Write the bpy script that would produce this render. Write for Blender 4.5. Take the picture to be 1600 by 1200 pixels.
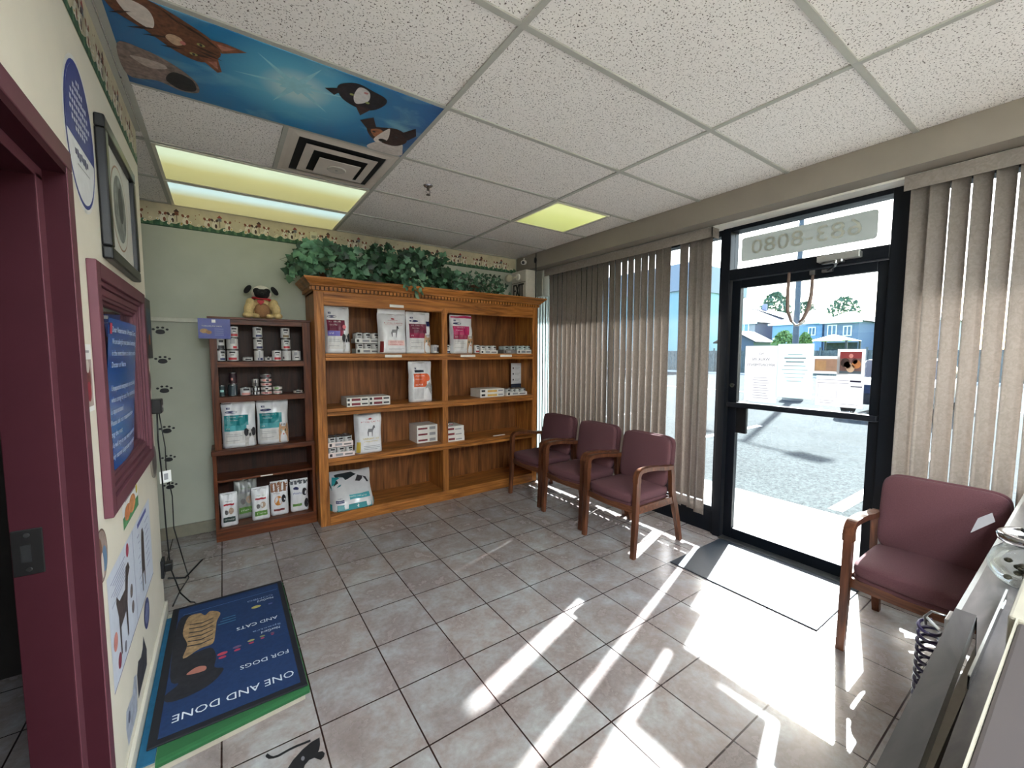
import bpy, bmesh, math, random
from mathutils import Vector, Matrix, noise
PI = math.pi
S = bpy.context.scene
for o in list(bpy.data.objects): bpy.data.objects.remove(o)
COL = S.collection

# ------------------------------------------------------------------ camera
CAM_Z = 1.521
yaw, pitch, roll = 0.6073, -0.0741, 0.0019
fwv = Vector((math.sin(yaw)*math.cos(pitch), math.cos(yaw)*math.cos(pitch), math.sin(pitch)))
rv = Vector((math.cos(yaw), -math.sin(yaw), 0)); uv = rv.cross(fwv)
cr, sr = math.cos(roll), math.sin(roll)
R_ = cr*rv + sr*uv; U_ = -sr*rv + cr*uv
cam = bpy.data.cameras.new('camera'); camo = bpy.data.objects.new('camera', cam); COL.objects.link(camo)
m = Matrix((R_, U_, -fwv)).transposed().to_4x4(); m.translation = Vector((0, 0, CAM_Z)); camo.matrix_world = m
cam.sensor_width = 36; cam.lens = 36*649.27/1600; cam.clip_start = 0.02; cam.clip_end = 400
S.camera = camo

# ------------------------------------------------------------------ world, sun, exposure
SUN_DIR = Vector((-0.9587*math.cos(math.radians(36.3)), -0.2845*math.cos(math.radians(36.3)), -math.sin(math.radians(36.3))))
W = bpy.data.worlds.new('world'); S.world = W; W.use_nodes = True
nt = W.node_tree; bg = nt.nodes['Background']
sky = nt.nodes.new('ShaderNodeTexSky'); sky.sky_type = 'NISHITA'; sky.sun_disc = False
sky.sun_elevation = math.radians(36.3); sky.sun_rotation = math.atan2(0.9587, 0.2845)
sky.air_density = 1.0; sky.dust_density = 2.0; sky.ozone_density = 1.0
nt.links.new(sky.outputs[0], bg.inputs[0]); bg.inputs[1].default_value = 0.36
sun = bpy.data.lights.new('sun', 'SUN'); sun.energy = 14.0; sun.angle = math.radians(0.9); sun.color = (0.98, 0.99, 1.0)
suno = bpy.data.objects.new('sun', sun); COL.objects.link(suno)
suno.rotation_euler = SUN_DIR.to_track_quat('-Z', 'Y').to_euler(); suno.location = (20, 6, 15)
S.view_settings.view_transform = 'Standard'; S.view_settings.look = 'None'
S.view_settings.gamma = 1; S.view_settings.use_curve_mapping = False
S.view_settings.exposure = 1.65
S.cycles.max_bounces = 10; S.cycles.diffuse_bounces = 6; S.cycles.transparent_max_bounces = 16
S.cycles.sample_clamp_indirect = 6.0

LAMP = 0.335          # strength factor of the ceiling troffers and the added fill lights

# ------------------------------------------------------------------ materials
def lin(c):
    return tuple((v/255/12.92 if v/255 <= .04045 else ((v/255+.055)/1.055)**2.4) for v in c)
_M = {}
def new_mat(name):
    m = bpy.data.materials.new(name); m.use_nodes = True
    return m, m.node_tree, m.node_tree.nodes['Principled BSDF']
def N(nt, t, **kw):
    n = nt.nodes.new(t)
    for k, v in kw.items():
        if k.startswith('i_'):
            key = k[2:].replace('_', ' ')
            n.inputs[int(key) if key.isdigit() else key].default_value = v
        else: setattr(n, k, v)
    return n
def rgba(c): return (*lin(c), 1)
def ramp(nt, fac, stops):
    r = nt.nodes.new('ShaderNodeValToRGB'); nt.links.new(fac, r.inputs[0])
    e = r.color_ramp.elements
    while len(e) < len(stops): e.new(0.5)
    for q, (p, c) in zip(e, stops): q.position = p; q.color = c if len(c) == 4 else (*c, 1)
    return r.outputs[0]
def mixc(nt, fac, a, b, mode='MIX'):
    n = N(nt, 'ShaderNodeMix', data_type='RGBA', blend_type=mode)
    for idx, v in ((0, fac), (6, a), (7, b)):
        if hasattr(v, 'links'): nt.links.new(v, n.inputs[idx])
        else: n.inputs[idx].default_value = v
    return n.outputs[2]
def coord(nt, scale=(1, 1, 1), loc=(0, 0, 0), rot=(0, 0, 0)):
    tc = nt.nodes.new('ShaderNodeTexCoord'); mp = nt.nodes.new('ShaderNodeMapping')
    mp.inputs['Scale'].default_value = scale; mp.inputs['Location'].default_value = loc; mp.inputs['Rotation'].default_value = rot
    nt.links.new(tc.outputs['Object'], mp.inputs[0]); return mp.outputs[0]
def bump(nt, h, b, s=0.2, d=0.01):
    n = N(nt, 'ShaderNodeBump'); n.inputs['Strength'].default_value = s; n.inputs['Distance'].default_value = d
    nt.links.new(h, n.inputs['Height']); nt.links.new(n.outputs[0], b.inputs['Normal'])
def M(c, rough=0.6, metal=0.0, var=0.06, scale=30, bmp=0.0, spec=0.5, name=None):
    """a plain surface with slight procedural variation"""
    key = (tuple(c), rough, metal, var, scale, bmp, spec)
    if key in _M: return _M[key]
    m, nt, b = new_mat(name or 'surface'); _M[key] = m
    n = N(nt, 'ShaderNodeTexNoise'); n.inputs['Scale'].default_value = scale; n.inputs['Detail'].default_value = 4
    nt.links.new(coord(nt), n.inputs['Vector'])
    l = lin(c); lo = tuple(v*(1-var) for v in l); hi = tuple(min(1, v*(1+var)) for v in l)
    nt.links.new(ramp(nt, n.outputs[0], [(0.3, lo), (0.7, hi)]), b.inputs['Base Color'])
    b.inputs['Roughness'].default_value = rough; b.inputs['Metallic'].default_value = metal
    b.inputs['Specular IOR Level'].default_value = spec
    if bmp: bump(nt, n.outputs[0], b, bmp, 0.004)
    return m
def emis(name, c, s):
    m, nt, b = new_mat(name); b.inputs['Base Color'].default_value = rgba(c)
    b.inputs['Emission Color'].default_value = rgba(c); b.inputs['Emission Strength'].default_value = s
    return m
def wood(name, dark, light, axis='z', rough=0.42, sc=1.0):
    m, nt, b = new_mat(name)
    s = {'x': (1.2, 14, 14), 'y': (14, 1.2, 14), 'z': (14, 14, 1.2)}[axis]
    v = coord(nt, tuple(q*sc for q in s))
    n = N(nt, 'ShaderNodeTexNoise'); n.inputs['Scale'].default_value = 1.6; n.inputs['Detail'].default_value = 6; n.inputs['Distortion'].default_value = 1.4
    nt.links.new(v, n.inputs['Vector'])
    s2 = {'x': (4, 160, 160), 'y': (160, 4, 160), 'z': (160, 160, 4)}[axis]
    n2 = N(nt, 'ShaderNodeTexNoise'); n2.inputs['Scale'].default_value = 1.0; n2.inputs['Detail'].default_value = 3
    nt.links.new(coord(nt, s2), n2.inputs['Vector'])
    c1 = ramp(nt, n.outputs[0], [(0.3, lin(dark)), (0.52, tuple((a+b_)/2 for a, b_ in zip(lin(dark), lin(light)))), (0.7, lin(light))])
    c2 = ramp(nt, n2.outputs[0], [(0.35, (0.62, 0.6, 0.58)), (0.6, (1, 1, 1))])
    nt.links.new(mixc(nt, 0.55, c1, c2, 'MULTIPLY'), b.inputs['Base Color'])
    b.inputs['Roughness'].default_value = rough; b.inputs['Specular IOR Level'].default_value = 0.28
    bump(nt, n2.outputs[0], b, 0.08, 0.002)
    return m
def glass_mat(name, tint=(0.93, 0.96, 0.96), refl=1.0):
    m, nt, b = new_mat(name); nt.nodes.remove(b); out = nt.nodes['Material Output']
    t = N(nt, 'ShaderNodeBsdfTransparent'); t.inputs[0].default_value = (*tint, 1)
    g = N(nt, 'ShaderNodeBsdfGlossy'); g.inputs['Roughness'].default_value = 0.02
    fr = N(nt, 'ShaderNodeFresnel'); fr.inputs['IOR'].default_value = 1.45
    fm_ = N(nt, 'ShaderNodeMath', operation='MULTIPLY'); fm_.inputs[1].default_value = refl; nt.links.new(fr.outputs[0], fm_.inputs[0])
    mx = N(nt, 'ShaderNodeMixShader'); nt.links.new(fm_.outputs[0], mx.inputs[0])
    nt.links.new(t.outputs[0], mx.inputs[1]); nt.links.new(g.outputs[0], mx.inputs[2]); nt.links.new(mx.outputs[0], out.inputs[0])
    return m
def translucent(name, c, amount=0.35, rough=0.8, pat=0.0):
    m, nt, b = new_mat(name); out = nt.nodes['Material Output']
    n = N(nt, 'ShaderNodeTexNoise'); n.inputs['Scale'].default_value = 38; n.inputs['Detail'].default_value = 5; n.inputs['Distortion'].default_value = 1.5
    nt.links.new(coord(nt), n.inputs['Vector'])
    l = lin(c); col = ramp(nt, n.outputs[0], [(0.35, tuple(v*(1-pat) for v in l)), (0.65, tuple(min(1, v*(1+pat)) for v in l))])
    nt.links.new(col, b.inputs['Base Color']); b.inputs['Roughness'].default_value = rough; b.inputs['Specular IOR Level'].default_value = 0.2
    tr = N(nt, 'ShaderNodeBsdfTranslucent'); nt.links.new(col, tr.inputs[0])
    mx = N(nt, 'ShaderNodeMixShader'); mx.inputs[0].default_value = amount
    nt.links.new(b.outputs[0], mx.inputs[1]); nt.links.new(tr.outputs[0], mx.inputs[2]); nt.links.new(mx.outputs[0], out.inputs[0])
    return m

TS, TX, TY = 0.331, 0.2662, 3.7353      # floor tile size and grid origin
def floor_mat():
    m, nt, b = new_mat('floor_tile')
    v = coord(nt, (1, 1, 1), (-TX+TS*20, -TY+TS*40, 0))
    br = N(nt, 'ShaderNodeTexBrick', offset=0.0, squash=1.0)
    br.inputs['Scale'].default_value = 1.0; br.inputs['Brick Width'].default_value = TS; br.inputs['Row Height'].default_value = TS
    br.inputs['Mortar Size'].default_value = 0.0036; br.inputs['Mortar Smooth'].default_value = 0.25; br.inputs['Bias'].default_value = 0
    br.inputs['Color1'].default_value = (0.86, 0.86, 0.88, 1); br.inputs['Color2'].default_value = (1, 1, 1, 1); br.inputs['Mortar'].default_value = (1, 1, 1, 1)
    nt.links.new(v, br.inputs['Vector'])
    n = N(nt, 'ShaderNodeTexNoise'); n.inputs['Scale'].default_value = 4.6; n.inputs['Detail'].default_value = 9; n.inputs['Roughness'].default_value = 0.7; n.inputs['Distortion'].default_value = 0.25
    nt.links.new(coord(nt), n.inputs['Vector'])
    c = ramp(nt, n.outputs[0], [(0.28, lin((124, 112, 107))), (0.45, lin((150, 139, 135))), (0.58, lin((162, 159, 157))), (0.75, lin((184, 187, 188)))])
    n2 = N(nt, 'ShaderNodeTexNoise'); n2.inputs['Scale'].default_value = 45; n2.inputs['Detail'].default_value = 4
    nt.links.new(coord(nt), n2.inputs['Vector'])
    c = mixc(nt, 0.35, c, ramp(nt, n2.outputs[0], [(0.35, (0.72, 0.7, 0.7)), (0.6, (1, 1, 1))]), 'MULTIPLY')
    c = mixc(nt, 1.0, c, br.outputs['Color'], 'MULTIPLY')
    c = mixc(nt, br.outputs['Fac'], c, rgba((42, 24, 22)))
    nt.links.new(c, b.inputs['Base Color'])
    nt.links.new(ramp(nt, n.outputs[0], [(0.3, (0.30,)*3), (0.7, (0.2,)*3)]), b.inputs['Roughness'])
    inv = N(nt, 'ShaderNodeMath', operation='SUBTRACT'); inv.inputs[0].default_value = 1; nt.links.new(br.outputs['Fac'], inv.inputs[1])
    bump(nt, inv.outputs[0], b, 0.5, 0.002)
    return m
def ceil_mat():
    m, nt, b = new_mat('ceiling_tile')
    vo = N(nt, 'ShaderNodeTexVoronoi'); vo.inputs['Scale'].default_value = 95; nt.links.new(coord(nt, (1, 1, 1)), vo.inputs['Vector'])
    n = N(nt, 'ShaderNodeTexNoise'); n.inputs['Scale'].default_value = 130; n.inputs['Detail'].default_value = 2; nt.links.new(coord(nt), n.inputs['Vector'])
    w = N(nt, 'ShaderNodeTexNoise'); w.inputs['Scale'].default_value = 60; w.inputs['Distortion'].default_value = 2.0; nt.links.new(coord(nt), w.inputs['Vector'])
    s1 = ramp(nt, n.outputs[0], [(0.33, (0, 0, 0)), (0.39, (1, 1, 1))])
    s2 = ramp(nt, vo.outputs['Distance'], [(0.13, (0, 0, 0)), (0.2, (1, 1, 1))])
    msk = mixc(nt, 1.0, s1, s2, 'MULTIPLY')
    c = mixc(nt, msk, rgba((96, 88, 82)), rgba((234, 230, 226)))
    c = mixc(nt, 0.25, c, ramp(nt, w.outputs[0], [(0.35, (0.8, 0.8, 0.8)), (0.6, (1, 1, 1))]), 'MULTIPLY')
    nt.links.new(c, b.inputs['Base Color']); b.inputs['Roughness'].default_value = 0.95; b.inputs['Specular IOR Level'].default_value = 0.1
    bump(nt, msk, b, 0.35, 0.003)
    return m
def asphalt_mat():
    m, nt, b = new_mat('asphalt')
    n = N(nt, 'ShaderNodeTexNoise'); n.inputs['Scale'].default_value = 28; n.inputs['Detail'].default_value = 8; n.inputs['Roughness'].default_value = 0.8; nt.links.new(coord(nt), n.inputs['Vector'])
    n2 = N(nt, 'ShaderNodeTexNoise'); n2.inputs['Scale'].default_value = 0.5; n2.inputs['Detail'].default_value = 4; nt.links.new(coord(nt), n2.inputs['Vector'])
    c = ramp(nt, n.outputs[0], [(0.35, lin((34, 38, 39))), (0.6, lin((80, 86, 86)))])
    c = mixc(nt, 0.6, c, ramp(nt, n2.outputs[0], [(0.35, (0.7, 0.7, 0.7)), (0.65, (1, 1, 1))]), 'MULTIPLY')
    nt.links.new(c, b.inputs['Base Color']); b.inputs['Roughness'].default_value = 0.95; b.inputs['Specular IOR Level'].default_value = 0.04
    return m
def marble_mat(name, c1, c2, rough):
    m, nt, b = new_mat(name)
    n = N(nt, 'ShaderNodeTexNoise'); n.inputs['Scale'].default_value = 3.5; n.inputs['Detail'].default_value = 9; n.inputs['Distortion'].default_value = 2.5
    nt.links.new(coord(nt, (1, 4, 1)), n.inputs['Vector'])
    nt.links.new(ramp(nt, n.outputs[0], [(0.3, lin(c1)), (0.65, lin(c2))]), b.inputs['Base Color'])
    b.inputs['Roughness'].default_value = rough
    return m
def lens_mat(name, warm, cool, s, y0, y1, cx):
    """prismatic lens of a lit troffer: tube light shows stronger along one side"""
    m, nt, b = new_mat(name)
    tc = nt.nodes.new('ShaderNodeTexCoord'); sp = nt.nodes.new('ShaderNodeSeparateXYZ'); nt.links.new(tc.outputs['Object'], sp.inputs[0])
    mr = N(nt, 'ShaderNodeMapRange'); mr.inputs[1].default_value = y0; mr.inputs[2].default_value = y1
    n = N(nt, 'ShaderNodeTexNoise'); n.inputs['Scale'].default_value = 2.0; nt.links.new(coord(nt, (1, 4, 1)), n.inputs['Vector'])
    nm = N(nt, 'ShaderNodeMath', operation='MULTIPLY'); nm.inputs[1].default_value = 0.12; nt.links.new(n.outputs[0], nm.inputs[0])
    ad = N(nt, 'ShaderNodeMath', operation='ADD'); nt.links.new(sp.outputs['Y'], ad.inputs[0]); nt.links.new(nm.outputs[0], ad.inputs[1])
    nt.links.new(ad.outputs[0], mr.inputs[0])
    c = ramp(nt, mr.outputs[0], [(0.0, lin(cool)), (0.3, lin(cool)), (0.6, lin(warm)), (1.0, tuple(v*0.8 for v in lin(warm)))])
    nt.links.new(c, b.inputs['Emission Color']); b.inputs['Emission Strength'].default_value = s
    b.inputs['Base Color'].default_value = (0.5, 0.5, 0.4, 1); b.inputs['Roughness'].default_value = 0.3
    return m

# ------------------------------------------------------------------ mesh builder
_txt = {}
def text_geo(s, res=2):
    if s in _txt: return _txt[s]
    cu = bpy.data.curves.new('t', 'FONT'); cu.body = s; cu.size = 1; cu.resolution_u = res; cu.align_x = 'CENTER'; cu.align_y = 'CENTER'
    ob = bpy.data.objects.new('t', cu); COL.objects.link(ob)
    dg = bpy.context.evaluated_depsgraph_get(); me = bpy.data.meshes.new_from_object(ob.evaluated_get(dg))
    V = [(v.co.x, v.co.y) for v in me.vertices]; F = [tuple(p.vertices) for p in me.polygons]
    bpy.data.objects.remove(ob); bpy.data.meshes.remove(me); bpy.data.curves.remove(cu)
    _txt[s] = (V, F); return _txt[s]

def xf(loc=(0, 0, 0), rx=0, ry=0, rz=0, s=1):
    return Matrix.Translation(loc) @ Matrix.Rotation(rz, 4, 'Z') @ Matrix.Rotation(ry, 4, 'Y') @ Matrix.Rotation(rx, 4, 'X') @ Matrix.Scale(s, 4)
def frame(o, r, u):
    """matrix whose local x, y, z are right, up and the outward normal"""
    r = Vector(r).normalized(); u = Vector(u).normalized(); n = r.cross(u)
    m = Matrix((r, u, n)).transposed().to_4x4(); m.translation = Vector(o); return m

def wloc(o):
    v = Vector((0, 0, 0))
    while o is not None: v += o.location; o = o.parent
    return v

class MB:
    def __init__(s): s.v = []; s.f = []; s.m = []; s.sm = []; s.mats = []
    def mi(s, m):
        if m not in s.mats: s.mats.append(m)
        return s.mats.index(m)
    def add(s, V, F, m, T=None, smooth=False):
        b = len(s.v); i = s.mi(m)
        for p in V:
            p = Vector(p); s.v.append(T @ p if T is not None else p)
        for f in F: s.f.append([b+k for k in f]); s.m.append(i); s.sm.append(smooth)
        return s
    def box(s, x0, x1, y0, y1, z0, z1, m, T=None, bev=0.0):
        if bev <= 0:
            V = [(x0,y0,z0),(x1,y0,z0),(x1,y1,z0),(x0,y1,z0),(x0,y0,z1),(x1,y0,z1),(x1,y1,z1),(x0,y1,z1)]
            F = [(0,3,2,1),(4,5,6,7),(0,1,5,4),(1,2,6,5),(2,3,7,6),(3,0,4,7)]
            return s.add(V, F, m, T)
        bm = bmesh.new(); bmesh.ops.create_cube(bm, size=1)
        for q in bm.verts: q.co = Vector(((x0+x1)/2+q.co.x*(x1-x0), (y0+y1)/2+q.co.y*(y1-y0), (z0+z1)/2+q.co.z*(z1-z0)))
        bev = min(bev, 0.45*min(abs(x1-x0), abs(y1-y0), abs(z1-z0)))
        bmesh.ops.bevel(bm, geom=list(bm.edges), offset=bev, segments=2, profile=0.5, affect='EDGES')
        bm.verts.index_update()
        V = [tuple(q.co) for q in bm.verts]; F = [[q.index for q in f.verts] for f in bm.faces]; bm.free()
        return s.add(V, F, m, T)
    def prism(s, P, d0, d1, m, T=None, side=None):
        """2D polygon (x,y) extruded from z=d0 to z=d1 in local frame"""
        n = len(P); V = [(x, y, d0) for x, y in P] + [(x, y, d1) for x, y in P]
        s.add(V, [list(range(n, 2*n)), list(range(n-1, -1, -1))], m, T)
        return s.add(V, [(i, (i+1) % n, n+(i+1) % n, n+i) for i in range(n)], side or m, T)
    def flat(s, P, z, m, T=None):
        return s.add([(x, y, z) for x, y in P], [list(range(len(P)))], m, T)
    def ell(s, cx, cy, rx, ry, z, m, T=None, n=20, rot=0):
        c, q = math.cos(rot), math.sin(rot)
        return s.flat([(cx+rx*math.cos(a)*c-ry*math.sin(a)*q, cy+rx*math.cos(a)*q+ry*math.sin(a)*c) for a in [2*PI*i/n for i in range(n)]], z, m, T)
    def rect(s, x0, y0, x1, y1, z, m, T=None): return s.flat([(x0,y0),(x1,y0),(x1,y1),(x0,y1)], z, m, T)
    def text(s, st, cx, cy, h, z, m, T=None, sx=1.0, width=None, rot=0):
        V, F = text_geo(st)
        if not V: return s
        if width: xs = [p[0] for p in V]; sx = width/(max(xs)-min(xs))/h
        c, q = math.cos(rot), math.sin(rot)
        return s.add([(cx+(x*h*sx)*c-y*h*q, cy+(x*h*sx)*q+y*h*c, z) for x, y in V], F, m, T)
    def lathe(s, prof, m, T=None, n=24, smooth=True, cap=True):
        V = []; F = []
        for r, z in prof:
            for i in range(n): a = 2*PI*i/n; V.append((r*math.cos(a), r*math.sin(a), z))
        k = len(prof)
        for j in range(k-1):
            for i in range(n): F.append((j*n+i, j*n+(i+1) % n, (j+1)*n+(i+1) % n, (j+1)*n+i))
        s.add(V, F, m, T, smooth)
        if cap:
            for j, rev in ((0, True), (k-1, False)):
                if prof[j][0] > 1e-5:
                    P = V[j*n:(j+1)*n]; s.add(P, [list(range(n))[::-1] if rev else list(range(n))], m, T)
        return s
    def cyl(s, a, b, r0, r1, m, n=12, T=None, smooth=True):
        a = Vector(a); b = Vector(b); d = b-a; L = d.length
        q = d.to_track_quat('Z', 'Y').to_matrix().to_4x4(); q.translation = a
        return s.lathe([(r0, 0), (r1, L)], m, (T @ q) if T is not None else q, n, smooth)
    def tube(s, P, r, m, n=8, T=None):
        P = [Vector(p) for p in P]; V = []; F = []; up = Vector((0, 0, 1)); k = len(P)
        prev = None
        for i, p in enumerate(P):
            t = (P[min(i+1, k-1)]-P[max(i-1, 0)]).normalized()
            if prev is None:
                a = t.cross(up); a = a if a.length > 1e-3 else t.cross(Vector((1, 0, 0)))
            else: a = prev - t*prev.dot(t)
            a.normalize(); prev = a; b = t.cross(a); rr = r[i] if isinstance(r, (list, tuple)) else r
            for j in range(n): w = 2*PI*j/n; V.append(p+a*rr*math.cos(w)+b*rr*math.sin(w))
        for i in range(k-1):
            for j in range(n): F.append((i*n+j, i*n+(j+1) % n, (i+1)*n+(j+1) % n, (i+1)*n+j))
        F.append(list(range(n))[::-1]); F.append([(k-1)*n+j for j in range(n)])
        return s.add(V, F, m, T, True)
    def ribbon(s, P, wy, th, m, y=0.0, T=None):
        """bar of rectangular section following a path of (x,z); th may vary"""
        k = len(P); V = []; F = []
        for i, (x, z) in enumerate(P):
            a = Vector(P[max(i-1, 0)]); b = Vector(P[min(i+1, k-1)]); t = (b-a).normalized(); nn = Vector((-t.y, t.x))
            h = (th[i] if isinstance(th, (list, tuple)) else th)/2
            for sx, sy in ((-1, -1), (1, -1), (1, 1), (-1, 1)): V.append((x+nn.x*h*sx, y+wy/2*sy, z+nn.y*h*sx))
        for i in range(k-1):
            for j in range(4): F.append((i*4+j, i*4+(j+1) % 4, (i+1)*4+(j+1) % 4, (i+1)*4+j))
        F.append((3, 2, 1, 0)); F.append(tuple((k-1)*4+j for j in range(4)))
        return s.add(V, F, m, T)
    def sq(s, cx, cy, cz, a, b, c, m, e1=0.3, e2=0.3, T=None, n=14, k=28, fn=None):
        """superellipsoid cushion"""
        def p(w, e): return math.copysign(abs(w)**e, w)
        V = []; F = []
        for i in range(n+1):
            ph = -PI/2+PI*i/n
            for j in range(k):
                th = 2*PI*j/k
                x = a*p(math.cos(ph), e1)*p(math.cos(th), e2); y = b*p(math.cos(ph), e1)*p(math.sin(th), e2); z = c*p(math.sin(ph), e1)
                if fn: x, y, z = fn(x, y, z)
                V.append((cx+x, cy+y, cz+z))
        for i in range(n):
            for j in range(k): F.append((i*k+j, i*k+(j+1) % k, (i+1)*k+(j+1) % k, (i+1)*k+j))
        return s.add(V, F, m, T, True)
    def build(s, name, parent=None, loc=None, recenter=False):
        off = Vector((0, 0, 0))
        if parent is not None: off = wloc(parent)
        elif recenter and s.v:
            xs = [p.x for p in s.v]; ys = [p.y for p in s.v]; zs = [p.z for p in s.v]
            off = Vector(((min(xs)+max(xs))/2, (min(ys)+max(ys))/2, min(zs)))
        me = bpy.data.meshes.new(name); me.from_pydata([tuple(p-off) for p in s.v], [], s.f)
        for m in s.mats: me.materials.append(m)
        for p, i, q in zip(me.polygons, s.m, s.sm): p.material_index = i; p.use_smooth = q
        me.validate(); me.update()
        o = bpy.data.objects.new(name, me); COL.objects.link(o)
        if parent is not None: o.parent = parent
        else: o.location = off
        return o
def tag(o, label=None, cat=None, group=None, kind=None):
    if label: o['label'] = label
    if cat: o['category'] = cat
    if group: o['group'] = group
    if kind: o['kind'] = kind
    return o
def thing(name, label, cat, loc=(0, 0, 0), group=None):
    o = bpy.data.objects.new(name, None); COL.objects.link(o); o.location = loc; o.empty_display_size = 0.05
    return tag(o, label, cat, group)
def single(mb, name, label, cat, group=None): return tag(mb.build(name, recenter=True), label, cat, group)
def struct(mb, name, parent=None):
    o = mb.build(name, parent)
    if parent is None: o['kind'] = 'structure'
    return o
def copy_tree(o, loc, label, rz=0.0, group=None):
    kids = list(o.children)
    c = o.copy(); COL.objects.link(c)
    for ch in kids:
        g = list(ch.children); d = ch.copy(); COL.objects.link(d); d.parent = c
        for gg in g: e = gg.copy(); COL.objects.link(e); e.parent = d
    c.location = loc; c.rotation_euler = (0, 0, rz); c['label'] = label
    if group: c['group'] = group
    return c
# ------------------------------------------------------------------ palette
cream = M((224, 217, 200), 0.75, var=0.03, scale=6, bmp=0.05, name='wall_paint')
sage = M((178, 182, 168), 0.75, var=0.04, scale=5, bmp=0.05, name='back_wall_paint')
beam_p = M((132, 124, 114), 0.7, var=0.03, scale=6)
white_p = M((225, 223, 216), 0.5, var=0.02)
black_p = M((14, 14, 16), 0.35, var=0.1)
black_m = M((16, 16, 18), 0.8, var=0.1)
chrome = M((190, 190, 192), 0.12, 1.0, var=0.02)
steel = M((150, 150, 150), 0.3, 1.0, var=0.05)
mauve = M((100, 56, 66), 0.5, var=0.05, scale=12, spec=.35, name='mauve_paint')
mauve_shade = M((58, 22, 30), 0.7, var=0.06, scale=12, spec=.12, name='mauve_paint_shaded')  # same mauve frame, shade of its side-on faces put into the colour
alum = M((7, 13, 21), 0.45, 0.0, var=0.08, spec=.25, name='anodised_frame')
glass = glass_mat('window_glass')
tee_m = M((168, 168, 160), 0.6, var=0.03)
paper = M((236, 236, 232), 0.7, var=0.02)
ink = M((50, 54, 66), 0.7, var=0.05)
CEIL = 2.691; XL = -0.33; YB = 4.30; XR = 3.37; YF = -2.6; XFAR = -2.6

# ------------------------------------------------------------------ floor, ceiling, walls
b = MB(); b.box(XFAR, 3.44, YF, YB+0.1, -0.12, 0, floor_mat()); struct(b, 'floor')
cm = ceil_mat()
b = MB(); b.box(XFAR, 3.60, YF, YB+0.1, CEIL, CEIL+0.06, cm); struct(b, 'ceiling')
# tee grid: main runners along y every 1.219 m, cross tees every 0.61 m
b = MB(); U0 = 0.927; V0 = 1.2698; G = 0.6096; tw = 0.012
for i in range(-2, 3):
    x = U0+i*2*G
    if x < 3.05: b.box(x-tw, x+tw, YF, YB, CEIL-0.008, CEIL-0.0005, tee_m)
for j in range(-6, 6):
    y = V0+j*G
    if y < YB: b.box(XFAR, 3.05, y-tw, y+tw, CEIL-0.0075, CEIL-0.0005, tee_m)
b.box(2.756-tw, 2.756+tw, V0+2*G, V0+3*G, CEIL-0.007, CEIL-0.0005, tee_m)
b.box(0.318-tw, 0.318+tw, V0+2*G, V0+3*G, CEIL-0.007, CEIL-0.0005, tee_m)
for y0, y1, x0, x1 in ((YB-0.022, YB, XFAR, 3.05), ):
    b.box(x0, x1, y0, y1, CEIL-0.009, CEIL-0.0005, tee_m)
b.box(XL, XL+0.02, 1.2, 3.0, CEIL-0.009, CEIL-0.0005, tee_m)
struct(b, 'trim_1')
b = MB(); b.box(XFAR, 3.6, YB, YB+0.12, 0, CEIL, sage); struct(b, 'wall_back')

def wall_x(b, x0, x1, y0, y1, z0, z1, holes, m):
    """wall slab normal to x with rectangular holes (y0,y1,z0,z1)"""
    ys = sorted({y0, y1, *[h[0] for h in holes], *[h[1] for h in holes]})
    for a, c in zip(ys, ys[1:]):
        hs = sorted([h for h in holes if h[0] <= a+1e-6 and h[1] >= c-1e-6], key=lambda h: h[2]); z = z0
        for h in hs:
            if h[2] > z+1e-6: b.box(x0, x1, a, c, z, h[2], m)
            z = h[3]
        if z < z1-1e-6: b.box(x0, x1, a, c, z, z1, m)
b = MB()
WY0, WY1, WZ0, WZ1 = 1.875, 2.655, 1.09, 1.715
wall_x(b, XL-0.13, XL, YF, 3.0, 0, CEIL, [(0.62, 1.605, 0.0, 2.01), (WY0, WY1, WZ0, WZ1)], cream); struct(b, 'wall_left')
b = MB(); b.box(XFAR, XL-0.13, 3.0-0.13, 3.0, 0, CEIL, cream); struct(b, 'wall_recess')
b = MB(); b.box(XFAR-0.1, XFAR, YF, YB, 0, CEIL, cream); struct(b, 'wall_far_left')
b = MB(); b.box(XFAR, 3.6, YF-0.1, YF, 0, CEIL, cream); struct(b, 'wall_rear')
# side room behind the left doorway, its darkness put into the wall colour
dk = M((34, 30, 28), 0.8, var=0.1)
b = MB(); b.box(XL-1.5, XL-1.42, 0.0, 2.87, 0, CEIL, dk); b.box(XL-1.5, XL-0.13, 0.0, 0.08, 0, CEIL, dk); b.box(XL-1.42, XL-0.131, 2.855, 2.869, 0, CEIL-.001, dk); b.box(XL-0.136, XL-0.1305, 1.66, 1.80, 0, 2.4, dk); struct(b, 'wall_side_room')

# bulkhead above the shop front
b = MB(); b.box(3.05, 3.60, YF, YB, 2.518, CEIL-0.001, beam_p); struct(b, 'beam_front')
# baseboards
wb = M((205, 200, 186), 0.5, var=0.03)
b = MB(); b.box(XL, XL+0.014, 1.66, 3.014, 0, 0.10, wb, bev=0.003); b.box(XL-0.6, XL+0.014, 3.0, 3.014, 0, 0.10, wb, bev=0.003); struct(b, 'baseboard_left')
b = MB(); b.box(XFAR, 3.0, YB-0.014, YB, 0, 0.10, M((130, 126, 110), 0.6), bev=0.003); struct(b, 'baseboard_back')

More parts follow.
